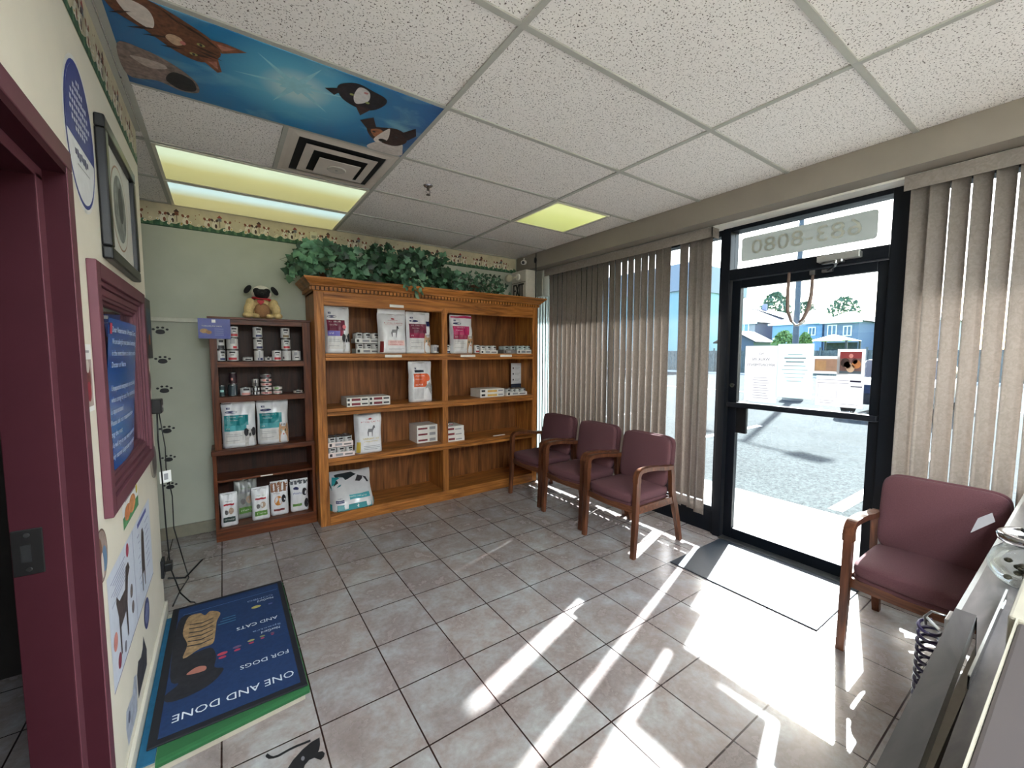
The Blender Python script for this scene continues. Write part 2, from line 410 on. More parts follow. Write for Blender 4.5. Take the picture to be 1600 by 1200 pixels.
# ------------------------------------------------------------------ wallpaper border
def border(T, x0, x1, name, seed):
    """dogs, bird houses and daisies above a grass strip; local x along the wall, y up from its lower edge"""
    rnd = random.Random(seed); b = MB(); H = 0.178
    b.box(x0, x1, 0, H, 0, 0.0012, M((196, 186, 158), 0.7, var=0.12, scale=12), T)
    gr = M((52, 92, 66), 0.7, var=0.4, scale=60); gr2 = M((84, 118, 84), 0.7, var=0.3, scale=60)
    dkb = M((70, 48, 42), 0.7); brn = M((126, 74, 54), 0.7); wht = M((222, 216, 200), 0.7); red = M((140, 62, 54), 0.7); yel = M((200, 170, 70), 0.7)
    P = [(x0, 0.0)]; n = int((x1-x0)/0.02); P.append((x1, 0.0))
    for i in range(n, -1, -1): P.append((x0+(x1-x0)*i/n, 0.04+0.014*math.sin(i*0.9)+rnd.uniform(0, .008)))
    for i in range(n):
        xa, xb = x0+(x1-x0)*i/n, x0+(x1-x0)*(i+1)/n
        b.flat([(xa, 0), (xb, 0), (xb, P[-(i+2)][1]), (xa, P[-(i+1)][1])], 0.0016, gr if i % 3 else gr2, T)
    b.rect(x0, 0, x1, 0.008, 0.002, M((36, 70, 52), 0.7), T)
    x = x0+0.04; k = 0
    while x < x1-0.03:
        t = k % 4
        if t in (0, 2):            # sitting dogs, white with dark ears
            for q in range(2 if t == 0 else 1):
                xx = x+q*0.05
                if xx > x1-.03: break
                mm = dkb if (k+q) % 2 else brn
                b.ell(xx, 0.062, 0.021, 0.028, 0.0022, wht, T, 12); b.ell(xx+0.009, 0.058, 0.009, 0.018, 0.0025, mm, T, 10)
                b.ell(xx, 0.097, 0.017, 0.015, 0.0027, wht, T, 12)
                b.ell(xx-0.016, 0.103, 0.009, 0.013, 0.003, mm, T, 10, 0.5); b.ell(xx+0.016, 0.103, 0.009, 0.013, 0.003, mm, T, 10, -0.5)
                b.ell(xx, 0.092, 0.005, 0.004, 0.0032, dkb, T, 8)
        elif t == 1:          # bird house on a pole
            b.rect(x-0.002, 0.05, x+0.002, 0.11, 0.0022, dkb, T); b.rect(x-0.013, 0.10, x+0.013, 0.128, 0.0026, brn if k % 8 == 1 else M((110, 116, 120), 0.7), T)
            b.flat([(x-0.02, 0.126), (x+0.02, 0.126), (x, 0.150)], 0.0029, red if k % 8 != 1 else dkb, T); b.ell(x, 0.113, 0.004, 0.004, 0.003, dkb, T, 8)
        else:
            for q in range(3): b.ell(x+rnd.uniform(-.04, .04), 0.09+rnd.uniform(-.01, .05), 0.004, 0.004, 0.0024, brn, T, 6)
        for q in range(2):    # daisies
            fx = x+rnd.uniform(-.03, .05); fy = rnd.uniform(0.03, 0.06)
            if x0+.015 < fx < x1-.015: b.ell(fx, fy, 0.011, 0.011, 0.0034, wht, T, 10); b.ell(fx, fy, 0.004, 0.004, 0.0037, yel, T, 8)
        x += 0.085 if t in (0, 2) else 0.055; k += 1
    return struct(b, name)
border(frame((-1.5, YB, 2.506), (1, 0, 0), (0, 0, 1)), 0.0, 4.54, 'trim_2', 3)
border(frame((XL, 1.0, 2.506), (0, 1, 0), (0, 0, 1)), 0.0, 2.0, 'trim_3', 5)

# ------------------------------------------------------------------ storefront
F0, F1 = 3.335, 3.44
def bar(b, y0, y1, z0, z1, x0=F0, x1=F1, m=None): b.box(x0, x1, y0, y1, z0, z1, m or alum, bev=0.004)
def pane(name, par, y0, y1, z0, z1, x=3.39, lab=None):
    b = MB(); b.box(x-0.003, x+0.003, y0, y1, z0, z1, glass); o = b.build(name, par); return o
# window_1: left shop window
b = MB()
bar(b, 1.828, 1.852, 0, 2.52); bar(b, 4.22, 4.255, 0, 2.52); bar(b, 1.852, 4.22, 2.46, 2.52); bar(b, 1.852, 4.22, 0.19, 0.235); bar(b, 2.98, 3.03, 0.235, 2.46)
b.box(3.36, 3.42, 1.852, 4.22, 0, 0.19, alum)
w1 = struct(b, 'window_1'); pane('pane', w1, 1.852, 2.98, 0.235, 2.46); pane('pane', w1, 3.03, 4.22, 0.235, 2.46)
b = MB(); b.box(3.30, 3.6, 4.256, YB, 0, 2.518, beam_p); struct(b, 'wall_front_pier')
# window_3: right shop window
b = MB(); bar(b, -1.9, 0.70, 2.46, 2.52); bar(b, -1.9, 0.70, 0.19, 0.235); bar(b, -1.95, -1.9, 0, 2.52); bar(b, -0.62, -0.57, 0.235, 2.46)
b.box(3.36, 3.42, -1.9, 0.70, 0, 0.19, alum)
w3 = struct(b, 'window_2'); pane('pane', w3, -1.9, -0.62, 0.235, 2.46); pane('pane', w3, -0.57, 0.70, 0.235, 2.46)
b = MB(); b.box(3.30, 3.6, YF, -1.95, 0, 2.518, beam_p); struct(b, 'wall_front_right')
# white reveal between bulkhead and frame
b = MB(); b.box(3.20, 3.34, YF, 4.2, 2.505, 2.5175, white_p); struct(b, 'trim_4')
# door_1: frame, transom, leaf
b = MB()
bar(b, 1.765, 1.828, 0, 2.52, 3.32, 3.45); bar(b, 0.70, 0.80, 0, 2.52, 3.32, 3.45); bar(b, 0.80, 1.765, 2.475, 2.52, 3.32, 3.45); bar(b, 0.80, 1.765, 2.10, 2.18, 3.32, 3.45)
b.box(3.30, 3.46, 0.80, 1.765, 0, 0.012, M((120, 122, 124), 0.35, 0.9), bev=0.003)
d1 = struct(b, 'door_1')
o = pane('transom_pane', d1, 0.80, 1.765, 2.18, 2.475)
b = MB()
for y0, y1, z0, z1 in ((1.692, 1.76, 0.015, 2.095), (0.805, 0.86, 0.015, 2.095), (0.86, 1.692, 2.035, 2.095), (0.86, 1.692, 0.015, 0.098)): bar(b, y0, y1, z0, z1, 3.36, 3.41)
leaf = b.build('door_leaf', d1); b = MB(); b.box(3.383, 3.389, 0.86, 1.692, 0.098, 2.035, glass); b.build('door_pane', leaf)
b = MB(); b.box(3.300, 3.345, 0.805, 1.735, 1.098, 1.138, M((40, 44, 52), 0.25, 0.6), bev=0.004)
for y in (0.815, 1.72): b.box(3.34, 3.36, y-0.012, y+0.012, 1.10, 1.135, steel, bev=0.003); b.cyl((3.31, y, 1.119), (3.316, y, 1.119), 0.005, 0.005, chrome)
b.build('push_bar', leaf)
b = MB(); b.cyl((3.345, 1.722, 1.268), (3.361, 1.722, 1.268), 0.018, 0.021, chrome, 20); b.box(3.343, 3.347, 1.718, 1.726, 1.262, 1.274, black_p); b.build('lock_cylinder', leaf)
b = MB(); b.box(3.372, 3.405, 1.615, 1.70, 0.885, 1.14, black_p, bev=0.006); b.build('latch_guard', leaf)
b = MB(); b.box(3.27, 3.335, 0.93, 1.16, 2.125, 2.165, M((170, 170, 165), 0.4, 0.6), bev=0.005)
b.tube([(3.29, 1.12, 2.12), (3.20, 1.10, 2.10), (3.17, 1.02, 2.095)], 0.008, steel); b.tube([(3.17, 1.02, 2.095), (3.26, 1.05, 2.085), (3.345, 1.12, 2.075)], 0.008, steel)
b.cyl((3.29, 1.03, 2.11), (3.29, 1.03, 2.17), 0.02, 0.02, steel); b.cyl((3.17, 1.02, 2.085), (3.17, 1.02, 2.105), 0.013, 0.013, steel)
b.box(3.335, 3.36, 1.09, 1.15, 2.065, 2.085, steel, bev=0.002); b.build('door_closer', d1)
# number plate seen from behind through the transom
sg = thing('transom_sign', 'grey phone number plate in the transom above the glass door, read from behind', 'sign', (3.41, 1.305, 2.245))
tl_grey = translucent('sign_back', (182, 183, 180), 0.8)
tl_lt = M((248, 238, 222), .6)
b = MB(); T = frame((3.402, 0.885, 2.245), (0, 1, 0), (0, 0, 1)); w, h = 0.835, 0.182
P = []
for cx, cy, a0 in ((w-0.02, 0.02, -90), (w-0.02, h-0.02, 0), (0.02, h-0.02, 90), (0.02, 0.02, 180)):
    for q in range(5): a = math.radians(a0+q*22.5); P.append((cx+0.02*math.cos(a), cy+0.02*math.sin(a)))
b.prism(P, 0, 0.004, tl_grey, T); b.build('plate', sg)
b = MB(); b.text('683-8080', w/2, h/2, 0.155, 0.0055, tl_lt, T, width=0.68); b.text('683-8080', w/2, h/2, 0.155, -0.0012, tl_lt, T, width=0.68); b.build('digits', sg)

# papers taped to the door glass (printed towards the street)
def door_paper(y0, y1, z0, z1, name, label, fn, mat, x=3.381):
    b = MB(); b.box(x-0.0004, x, y0, y1, z0, z1, mat); T = frame((x-0.0010, y0, z0), (0, 1, 0), (0, 0, 1))   # ink shows through
    fn(b, T, y1-y0, z1-z0); return single(b, name, label, 'notice')
tp = translucent('notice_paper', (208, 207, 208), 0.4); tpb = translucent('notice_paper_blue', (200, 214, 214), 0.42)
pg = M((60, 56, 80), 0.8, var=0.2); pl = M((96, 94, 110), 0.8, var=0.1)
def n1(b, T, w, h):
    for t, y, s in (('NO', .86, .022), ('WALK-IN', .76, .03), ('APPOINTMENTS', .66, .028)): b.text(t, w/2, h*y, s, 0, pg, T)
    for i in range(9): b.rect(w*(.3-.04*(i % 3)), h*(.43-i*.045), w*(.7+.03*(i % 2)), h*(.43-i*.045)+.003, 0, pl, T)
def n2(b, T, w, h):
    for i, (a, hh) in enumerate(((.2, .004), (.3, .007), (.25, .007), (.3, .004), (.36, .003), (.3, .003), (.26, .003), (.2, .004))): b.rect(w*(.5-a), h*(.80-i*.07), w*(.5+a), h*(.80-i*.07)+hh, 0, pg, T)
def n3(b, T, w, h):
    b.rect(w*.04, h*.14, w*.96, h*.84, 0, M((176, 140, 120), 0.7, var=.1), T); b.rect(w*.62, h*.2, w*.94, h*.76, -.0004, M((190, 150, 110), .7, var=.1), T)
def n4(b, T, w, h):
    b.rect(w*.12, h*.1, w*.9, h*.9, 0, M((120, 90, 84), 0.7, var=.2), T); b.rect(w*.12, h*.66, w*.9, h*.9, -.0003, M((150, 60, 62), .7), T); b.rect(w*.12, h*.1, w*.9, h*.2, -.0003, M((86, 100, 112), .7), T)
    for cx, cy, r, c in ((.3, .45, .16, (200, 130, 80)), (.7, .5, .17, (60, 44, 40)), (.62, .42, .13, (190, 160, 140)), (.5, .3, .15, (214, 180, 150)), (.36, .56, .1, (70, 40, 40)), (.5, .75, .08, (220, 150, 140))): b.ell(w*cx, h*cy, w*r, h*r, -.0006, M(c, .7), T, 14)
def n5(b, T, w, h):
    for x0_, y0_, x1_, y1_ in ((.03, .86, .7, .872), (.03, .76, .7, .772), (.05, .3, .055, .72), (.45, .3, .455, .72), (.05, .3, .95, .306), (.1, .1, .4, .11), (.55, .1, .9, .11), (.1, .18, .4, .19)): b.rect(w*(1-x1_), h*y0_, w*(1-x0_), h*y1_, 0, pg, T)
    b.rect(w*.06, h*.82, w*.28, h*.88, 0, pg, T); b.rect(w*.03, h*.66, w*.26, h*.7, 0, pg, T)
door_paper(1.41, 1.645, 1.15, 1.58, 'door_notice', 'tall white notice with three centred lines, leftmost paper on the glass door', n1, tp)
door_paper(1.182, 1.412, 1.20, 1.592, 'door_notice', 'pale blue lined notice in the middle of the glass door', n2, tpb, 3.378)
door_paper(0.985, 1.182, 1.385, 1.505, 'door_notice', 'landscape card with a tan picture, right of the pale blue notice', n3, tp, 3.379)
door_paper(0.897, 1.045, 1.372, 1.552, 'door_notice', 'framed photo of two dogs under a red band, topmost right paper on the glass door', n4, tp, 3.376)
door_paper(0.897, 1.16, 1.165, 1.372, 'door_notice', 'white form with ruled boxes under the dog photo on the glass door', n5, tp, 3.380)
# leash hanging in a loop from the door head
st = thing('hanging_strap', 'brown leather strap hanging in a loop from two plates above the door', 'strap', (3.35, 1.275, 2.12))
lm = M((120, 100, 90), 0.6, var=.1)
b = MB(); b.tube([(3.352, 1.352, 2.10), (3.345, 1.352, 1.95), (3.34, 1.345, 1.83), (3.34, 1.32, 1.755), (3.34, 1.292, 1.725)], [.010, .012, .012, .009, .006], lm)
b.tube([(3.352, 1.205, 2.07), (3.345, 1.205, 1.93), (3.34, 1.215, 1.84), (3.34, 1.245, 1.765), (3.34, 1.27, 1.74)], [.009, .012, .014, .011, .006], lm); b.build('strap', st)
b = MB(); b.tube([(3.34, 1.31, 1.745), (3.338, 1.29, 1.72), (3.338, 1.265, 1.725), (3.338, 1.23, 1.752)], 0.008, M((200, 196, 190), .3, .5)); b.build('buckle', st)
b = MB(); b.box(3.338, 3.36, 1.335, 1.37, 2.10, 2.135, steel, bev=.002); b.build('hook_plate', st); b = MB(); b.box(3.338, 3.362, 1.19, 1.222, 2.06, 2.09, steel, bev=.002); b.build('hook_plate', st)

# ------------------------------------------------------------------ vertical blinds
slat_m = translucent('blind_fabric', (150, 141, 134), 0.26, 0.85, 0.10)
def blind(name, label, y0, y1, slats, base):
    t = thing(name, label, 'blind', (3.22, (y0+y1)/2, 2.43))
    b = MB(); b.box(3.175, 3.182, y0, y1, 2.43, 2.508, slat_m); b.box(3.175, 3.27, y0, y0+0.006, 2.43, 2.508, slat_m); b.build('valance', t)
    b = MB(); b.box(3.20, 3.26, y0+.01, y1-.01, 2.46, 2.495, white_p, bev=.004); b.build('head_rail', t)
    for i, (yc, ang, zb) in enumerate(slats):
        b = MB(); w = 0.089; V = []; F = []; n = 6; zs = [zb, .295, .306, 2.45]; rnd = random.Random(int(yc*1000))  # slot above the hem, shaped to let a dashed sun line through
        lean = rnd.uniform(-.006, .006)
        for z in zs:
            for k in range(n+1):
                u = (k/n-.5)*w; c = 0.004*(1-(2*k/n-1)**2)
                dx = u*math.sin(ang)+c*math.cos(ang); dy = u*math.cos(ang)-c*math.sin(ang)
                V.append((3.235+dx, yc+dy+lean*(2.45-z)/2.25, z))
        for q in (0, 2):
            for k in range(n): F.append((q*(n+1)+k, q*(n+1)+k+1, (q+1)*(n+1)+k+1, (q+1)*(n+1)+k))
        for k in (0, n-1): F.append((n+1+k, n+1+k+1, 2*(n+1)+k+1, 2*(n+1)+k))
        b.add(V, F, slat_m, None, True); o = b.build('slat', t)
        so = o.modifiers.new('thickness', 'SOLIDIFY'); so.thickness = 0.0009
    return t
sl = []
# edges measured along the window: centre, angle
ctr = [1.895, 1.962, 2.03, 2.19-.065, 2.285, 2.365]
sl += [(1.907, 0.0, 0.18), (1.968, 0.05, 0.20), (2.022, 0.1, 0.21), (2.110, 0.15, 0.2)]
y = 2.275
rnd = random.Random(4)
while y < 3.86:
    sl.append((y, 0.19+rnd.uniform(-.05, .05), 0.2+rnd.uniform(-.01, .01))); y += 0.0785+rnd.uniform(-.001, .001)
blind('vertical_blind', 'wide beige vertical blind behind the three chairs, left of the glass door', 1.835, 3.90, sl, 0)
sl = []; y = 0.665
while y > -1.85: sl.append((y, -0.74+rnd.uniform(-.04, .04), 0.2)); y -= 0.0785
blind('vertical_blind', 'beige vertical blind right of the glass door, behind the single chair', -1.9, 0.722, sl, 0)

sheer = translucent('white_slat', (214, 222, 222), 0.5, 0.8, 0.02)
t = thing('white_slats', 'narrow stack of white slats filling the window between bookcase and beige blind', 'blind', (3.28, 4.07, .2))
for i, yy in enumerate((3.925, 3.975, 4.03, 4.085, 4.14, 4.195)):
    b = MB(); b.box(-.0006, .0006, -.036, .036, .2, 2.42, sheer, T=xf((3.285, yy, 0), rz=-.35)); b.build('slat', t)

# ------------------------------------------------------------------ left doorway frame (door_2)
b = MB()
# face profile across the jamb: outer flange, rabbet, stop
def jamb(b, y_in, sgn, z1):
    y = y_in
    b.box(XL-0.0, XL+0.012, min(y, y+sgn*0.052), max(y, y+sgn*0.052), 0, z1, mauve, bev=.003)
    b.box(XL-0.035, XL+0.010, min(y-sgn*.004, y+sgn*0.02), max(y-sgn*.004, y+sgn*.02), 0, z1, mauve_shade)
    b.box(XL-0.13, XL-0.036, min(y-sgn*0.05, y+sgn*0.005), max(y-sgn*0.05, y+sgn*0.005), 0, z1-.04, mauve_shade, bev=.002)
    b.box(XL-0.036, XL-0.034, min(y-sgn*0.049, y+sgn*0.005), max(y-sgn*0.049, y+sgn*0.005), 0, z1-.04, mauve)
jamb(b, 1.605, 1, 2.01); jamb(b, 0.62, -1, 2.01)
b.box(XL, XL+0.012, 0.568, 1.657, 2.01, 2.062, mauve, bev=.003); b.box(XL-0.035, XL+0.010, 0.62, 1.605, 1.99, 2.012, mauve_shade)
b.box(XL-0.13, XL-0.036, 0.62, 1.605, 1.96, 2.012, mauve_shade); b.box(XL-0.036, XL-0.034, 0.62, 1.605, 1.961, 1.99, mauve)
d2 = struct(b, 'door_2')
b = MB(); b.box(XL-0.128, XL-0.072, 1.551, 1.5555, 0.95, 1.07, M((44, 42, 42), .4, .6), bev=.002); b.box(XL-0.112, XL-0.094, 1.5498, 1.5512, 0.985, 1.03, black_m)
for z in (.965, 1.055): b.cyl((XL-.10, 1.5510, z), (XL-.10, 1.549, z), .006, .005, steel)
b.build('strike_plate', d2)

# interior hatch window (window_3) with stepped mauve casing
b = MB(); cw = 0.058
def ringx(b, y0, y1, z0, z1, w, xa, xb, m, bev=.003):
    for a, c, d, e in ((y0-w, y0, z0-w, z1+w), (y1, y1+w, z0-w, z1+w), (y0, y1, z1, z1+w), (y0, y1, z0-w, z0)): b.box(xa, xb, a, c, d, e, m, bev=bev)
ringx(b, WY0-.035, WY1+.050, WZ0-.048, WZ1+.042, .050, XL, XL+.024, mauve)
ringx(b, WY0-.020, WY1+.030, WZ0-.028, WZ1+.026, .020, XL-.01, XL+.013, mauve); ringx(b, WY0+.002, WY1-.002, WZ0+.002, WZ1-.002, .026, XL-.01, XL+.006, mauve); ringx(b, WY0+.013, WY1-.013, WZ0+.013, WZ1-.013, .0135, XL-.13, XL+.001, mauve); ringx(b, WY0+.022, WY1-.026, WZ0+.022, WZ1-.026, .0145, XL-.13, XL-.009, mauve)
w2 = struct(b, 'window_3')
b = MB(); b.box(XL-0.024, XL-0.020, WY0+.02, WY1-.02, WZ0+.02, WZ1-.02, glass); b.build('pane', w2)
# curved laminated poster leaning out of the hatch
b = MB(); V = []; F = []; nx, nz = 14, 6; pc = M((22, 84, 160), .22, var=.12, scale=3, spec=.7)
def hatch_pt(u, v, off=0.0):
    return (XL-.004+.033*v+.010*math.sin(u*PI)*(1-v*.5)+off, 1.876+u*0.525, 1.108+v*0.527)
for j in range(nz+1):
    for i in range(nx+1): V.append(hatch_pt(i/nx, j/nz))
for j in range(nz):
    for i in range(nx): F.append((j*(nx+1)+i, j*(nx+1)+i+1, (j+1)*(nx+1)+i+1, (j+1)*(nx+1)+i))
b.add(V, F, pc, None, True); b.add([Vector(p)-Vector((.001, 0, 0)) for p in V], [f[::-1] for f in F], pc, None, True)
wt = M((214, 222, 232), .5)
lines = ['Dear Veterinarian & Hospital Clients,', 'We are asking for your patience & understanding', 'in the event there is a delay to see the', 'Doctor or Nurse', '', 'Unexpected emergencies may cause delays', 'when caring for pets. Your understanding', 'is appreciated', 'Please ask our receptionist how', 'long the wait', 'We will try to see every patient in a', 'timely manner & appreciate your patience']
for i, L in enumerate(lines):
    if not L: continue
    TV, TF = text_geo(L); xs = [p[0] for p in TV]; wd = max(xs)-min(xs); hh = .030; sx = min(1.0, .86/(wd*hh/.52))*hh
    b.add([hatch_pt(.08+(x-min(xs))*sx/.52, .93-i*.076+yy*hh/.56, .002) for x, yy in TV], TF, wt)
b.add([hatch_pt(u, v, .0022) for u, v in ((.02, .9), (.07, .9), (.07, .97), (.02, .97))], [(0, 1, 2, 3)], M((190, 60, 80), .5))
single(b, 'laminated_poster', 'blue laminated poster with white sentences hanging inside the mauve hatch window', 'poster')
b = MB(); b.box(XL-.045, XL-.040, WY0+.03, WY0+.50, WZ0+.03, WZ1-.09, M((20, 66, 74), .4)); single(b, 'teal_board', 'dark teal board behind the glass of the mauve hatch window', 'board')

# ------------------------------------------------------------------ ceiling fittings
rows = [V0+j*G for j in range(0, 6)]
X0, X1, X2 = U0-2*G, U0, U0+2*G
def troffer(x0, x1, y0, y1, label, warm, cool, s, name='ceiling_light', group=None):
    t = thing(name, label, 'light', ((x0+x1)/2, (y0+y1)/2, CEIL-.012), group)
    b = MB(); f = .018
    for a, c, d, e in ((x0+.012, x1-.012, y0+.012, y0+f+.012), (x0+.012, x1-.012, y1-f-.012, y1-.012), (x0+.012, x0+f+.012, y0+f+.012, y1-f-.012), (x1-f-.012, x1-.012, y0+f+.012, y1-f-.012)): b.box(a, c, d, e, CEIL-.012, CEIL-.0005, M((216, 214, 196), .5))
    b.build('frame', t)
    b = MB(); b.box(x0+f+.012, x1-f-.012, y0+f+.012, y1-f-.012, CEIL-.010, CEIL-.002, lens_mat('lit_lens', warm, cool, s, -(y1-y0)/2, (y1-y0)/2, 0)); b.build('lens', t)
    return t
troffer(X0, X1, rows[3], rows[4], 'long lit ceiling light, front one of the pair beside the air diffuser', (178, 174, 108), (206, 224, 190), .95*LAMP)
troffer(X0, X1, rows[4], YB+.01, 'long lit ceiling light, rear one of the pair against the wallpaper border', (172, 166, 108), (196, 228, 226), .95*LAMP)
troffer(X2, X2+G, rows[2], rows[3], 'small square lit ceiling light with a yellow green lens near the bulkhead', (196, 206, 110), (214, 222, 140), 0.9*LAMP)
for k, (xx, yy) in enumerate(((X0, -3), (X1, -3), (X0, -5), (X1, -5))):  # unseen fill lights added behind the camera to brighten the room
    t = troffer(xx, xx+2*G, V0+(yy-1)*G, V0+yy*G, ('first', 'second', 'third', 'fourth')[k]+' unseen fill light added over the reception area behind the counter', (216, 226, 236), (220, 232, 240), (84, 3, 76, 3)[k]*LAMP, group=None)

# air diffuser
dx0, dx1, dy0, dy1 = X1-G, X1, rows[2], rows[3]; cx, cy = (dx0+dx1)/2, (dy0+dy1)/2
t = thing('air_diffuser', 'square white ceiling air diffuser with stepped vanes and a round centre', 'vent', (cx, cy, CEIL-.03))
wm = M((196, 188, 178), .5, var=.05, scale=8); b = MB()
b.box(dx0+.012, dx1-.012, dy0+.012, dy1-.012, CEIL-.006, CEIL-.0005, wm); b.build('backing_plate', t)
def ring(b, r0, z0, r1, z1, m):
    V = [(cx-r0, cy-r0, z0), (cx+r0, cy-r0, z0), (cx+r0, cy+r0, z0), (cx-r0, cy+r0, z0), (cx-r1, cy-r1, z1), (cx+r1, cy-r1, z1), (cx+r1, cy+r1, z1), (cx-r1, cy+r1, z1)]
    b.add(V, [(i, (i+1) % 4, 4+(i+1) % 4, 4+i) for i in range(4)], m); b.add([Vector(v)+Vector((0, 0, .0015)) for v in V], [(4+i, 4+(i+1) % 4, (i+1) % 4, i) for i in range(4)], m)
b = MB(); b.box(cx-.235, cx+.235, cy-.235, cy+.235, CEIL-.008, CEIL-.0062, black_m); b.build('throat_shade', t)  # black sheet stands in for the shade inside the openings
for r0, z0, r1, z1 in ((.270, CEIL-.007, .236, CEIL-.012), (.196, CEIL-.022, .150, CEIL-.026)):
    b = MB(); ring(b, r1, z1, r0, z0, wm)
    for a, c, d, e in ((-r0-.0, r0, -r0, -r0+.0),): pass
    b.build('vane', t)
b = MB(); b.box(cx-.116, cx+.116, cy-.116, cy+.116, CEIL-.047, CEIL-.044, wm, bev=.001); b.cyl((cx, cy, CEIL-.052), (cx, cy, CEIL-.047), .05, .055, M((176, 172, 164), .4), 28); b.cyl((cx, cy, CEIL-.054), (cx, cy, CEIL-.052), .008, .008, steel, 12); b.build('centre_plate', t)

# sprinkler
t = thing('sprinkler_head', 'small pendant sprinkler under the plain ceiling tile right of the diffuser', 'sprinkler', (1.231, 2.806, CEIL-.07))
b = MB(); b.lathe([(.034, 0), (.030, -.006), (.018, -.012), (.012, -.012)], chrome, xf((1.231, 2.806, CEIL-.001)), 20); b.build('escutcheon', t)
b = MB(); b.cyl((1.231, 2.806, CEIL-.012), (1.231, 2.806, CEIL-.035), .011, .008, M((90, 80, 70), .4, .6), 12)
b.tube([(1.221, 2.806, CEIL-.03), (1.216, 2.806, CEIL-.045), (1.231, 2.806, CEIL-.062)], .003, steel); b.tube([(1.241, 2.806, CEIL-.03), (1.246, 2.806, CEIL-.045), (1.231, 2.806, CEIL-.062)], .003, steel)
b.cyl((1.231, 2.806, CEIL-.062), (1.231, 2.806, CEIL-.066), .015, .015, M((80, 70, 62), .4, .6), 14); b.build('head', t)

# ceiling picture tile: animals looking down from a blue sky
px0, px1, py0, py1 = X0+.012, X1-.012, rows[1]+.012, rows[2]-.012
def sky_print():
    m, nt, b = new_mat('sky_print')
    n = N(nt, 'ShaderNodeTexNoise'); n.inputs['Scale'].default_value = 3.2; n.inputs['Detail'].default_value = 7; n.inputs['Distortion'].default_value = .6
    nt.links.new(coord(nt, (1, 2.4, 1)), n.inputs['Vector'])
    tc = nt.nodes.new('ShaderNodeTexCoord'); vd = N(nt, 'ShaderNodeVectorMath', operation='DISTANCE'); nt.links.new(tc.outputs['Object'], vd.inputs[0]); vd.inputs[1].default_value = (0.0, -.06, 0)
    g = ramp(nt, vd.outputs['Value'], [(0.0, lin((200, 220, 220))), (.07, lin((180, 214, 220))), (.15, lin((96, 176, 206))), (.32, lin((34, 122, 172))), (.8, lin((8, 56, 120)))])
    c = mixc(nt, ramp(nt, n.outputs[0], [(.52, (0, 0, 0)), (.72, (.55,)*3)]), g, rgba((140, 196, 206)))
    nt.links.new(c, b.inputs['Base Color']); b.inputs['Roughness'].default_value = .3
    return m
t = thing('ceiling_picture', 'blue sky picture tile with cat and dog faces peering down around a sun burst', 'picture', ((px0+px1)/2, (py0+py1)/2, CEIL-.010))
b = MB(); b.box(px0, px1, py0, py1, CEIL-.010, CEIL-.0005, sky_print()); b.build('sky_panel', t)
T = frame(((px0+px1)/2, (py0+py1)/2, CEIL-.0104), (-1, 0, 0), (0, 1, 0))     # normal down; local x = -world x
def W2(x, y): return (-(x-(px0+px1)/2), y-(py0+py1)/2)
def blob(b, pts, z, m):
    P = []; n = len(pts)
    for i in range(n):           # closed Catmull-Rom
        p0, p1, p2, p3 = pts[i-1], pts[i], pts[(i+1) % n], pts[(i+2) % n]
        for k in range(5):
            q = k/5; P.append(tuple(.5*((2*p1[a])+(-p0[a]+p2[a])*q+(2*p0[a]-5*p1[a]+4*p2[a]-p3[a])*q*q+(-p0[a]+3*p1[a]-3*p2[a]+p3[a])*q**3) for a in (0, 1)))
    b.flat(P, z, m, T)
def wl(pts): return [W2(*p) for p in pts]
fur = lambda c, v=.35: M(c, .6, var=v, scale=55)
# sun burst
b = MB(); sx_, sy_ = W2(.31, 2.10); Pst = []
for i in range(24): a = 2*PI*i/24+.2; r = .05 if i % 2 else (.20 if i % 4 == 0 else .07); Pst.append((sx_+r*1.15*math.cos(a), sy_+r*.95*math.sin(a)))
b.flat(Pst, 0.0004, M((150, 204, 216), .4), T); b.build('sun_print', t)
b = MB()   # tabby cat, head towards +x, white chest at -x
blob(b, wl([(-.27, 1.90), (-.16, 1.885), (-.06, 1.93), (.02, 1.99), (.04, 2.07), (-.02, 2.15), (-.10, 2.13), (-.18, 2.06), (-.26, 2.0)]), .001, fur((104, 64, 44), .45))
blob(b, wl([(-.24, 1.92), (-.17, 1.925), (-.15, 1.98), (-.165, 2.04), (-.22, 2.0)]), .0014, fur((206, 196, 188), .1))
b.flat(wl([(.0, 1.985), (.05, 1.975), (.125, 1.985), (.045, 2.045)]), .0012, fur((130, 78, 54)), T); b.flat(wl([(-.03, 2.12), (.03, 2.08), (.045, 2.175), (.03, 2.19)]), .0012, fur((130, 78, 54)), T)
b.flat(wl([(.03, 1.995), (.09, 1.99), (.045, 2.03)]), .0016, fur((176, 116, 96)), T); b.flat(wl([(.0, 2.13), (.028, 2.11), (.033, 2.165)]), .0016, fur((176, 116, 96)), T)
for x, y, l, q in ((-.05, 1.96, .05, .5), (-.02, 1.975, .05, .6), (.015, 2.005, .03, .7), (.0, 2.06, .045, .2), (.005, 2.085, .045, .2), (-.02, 2.105, .04, -.1), (-.10, 1.93, .045, .8), (-.15, 2.07, .05, -.4), (-.11, 2.11, .04, -.3), (-.19, 2.05, .05, -.5), (-.24, 2.0, .04, -.6)): b.flat(wl([(x-l*math.cos(q), y-l*math.sin(q)), (x, y-.007), (x+l*math.cos(q), y+l*math.sin(q)), (x, y+.007)]), .0017, fur((52, 32, 26)), T)
for x, y in ((-.02, 2.035), (-.045, 2.11)): b.ell(*W2(x, y), .013, .009, .002, M((150, 150, 80), .3), T, 12); b.ell(*W2(x, y), .005, .008, .0024, black_p, T, 10)
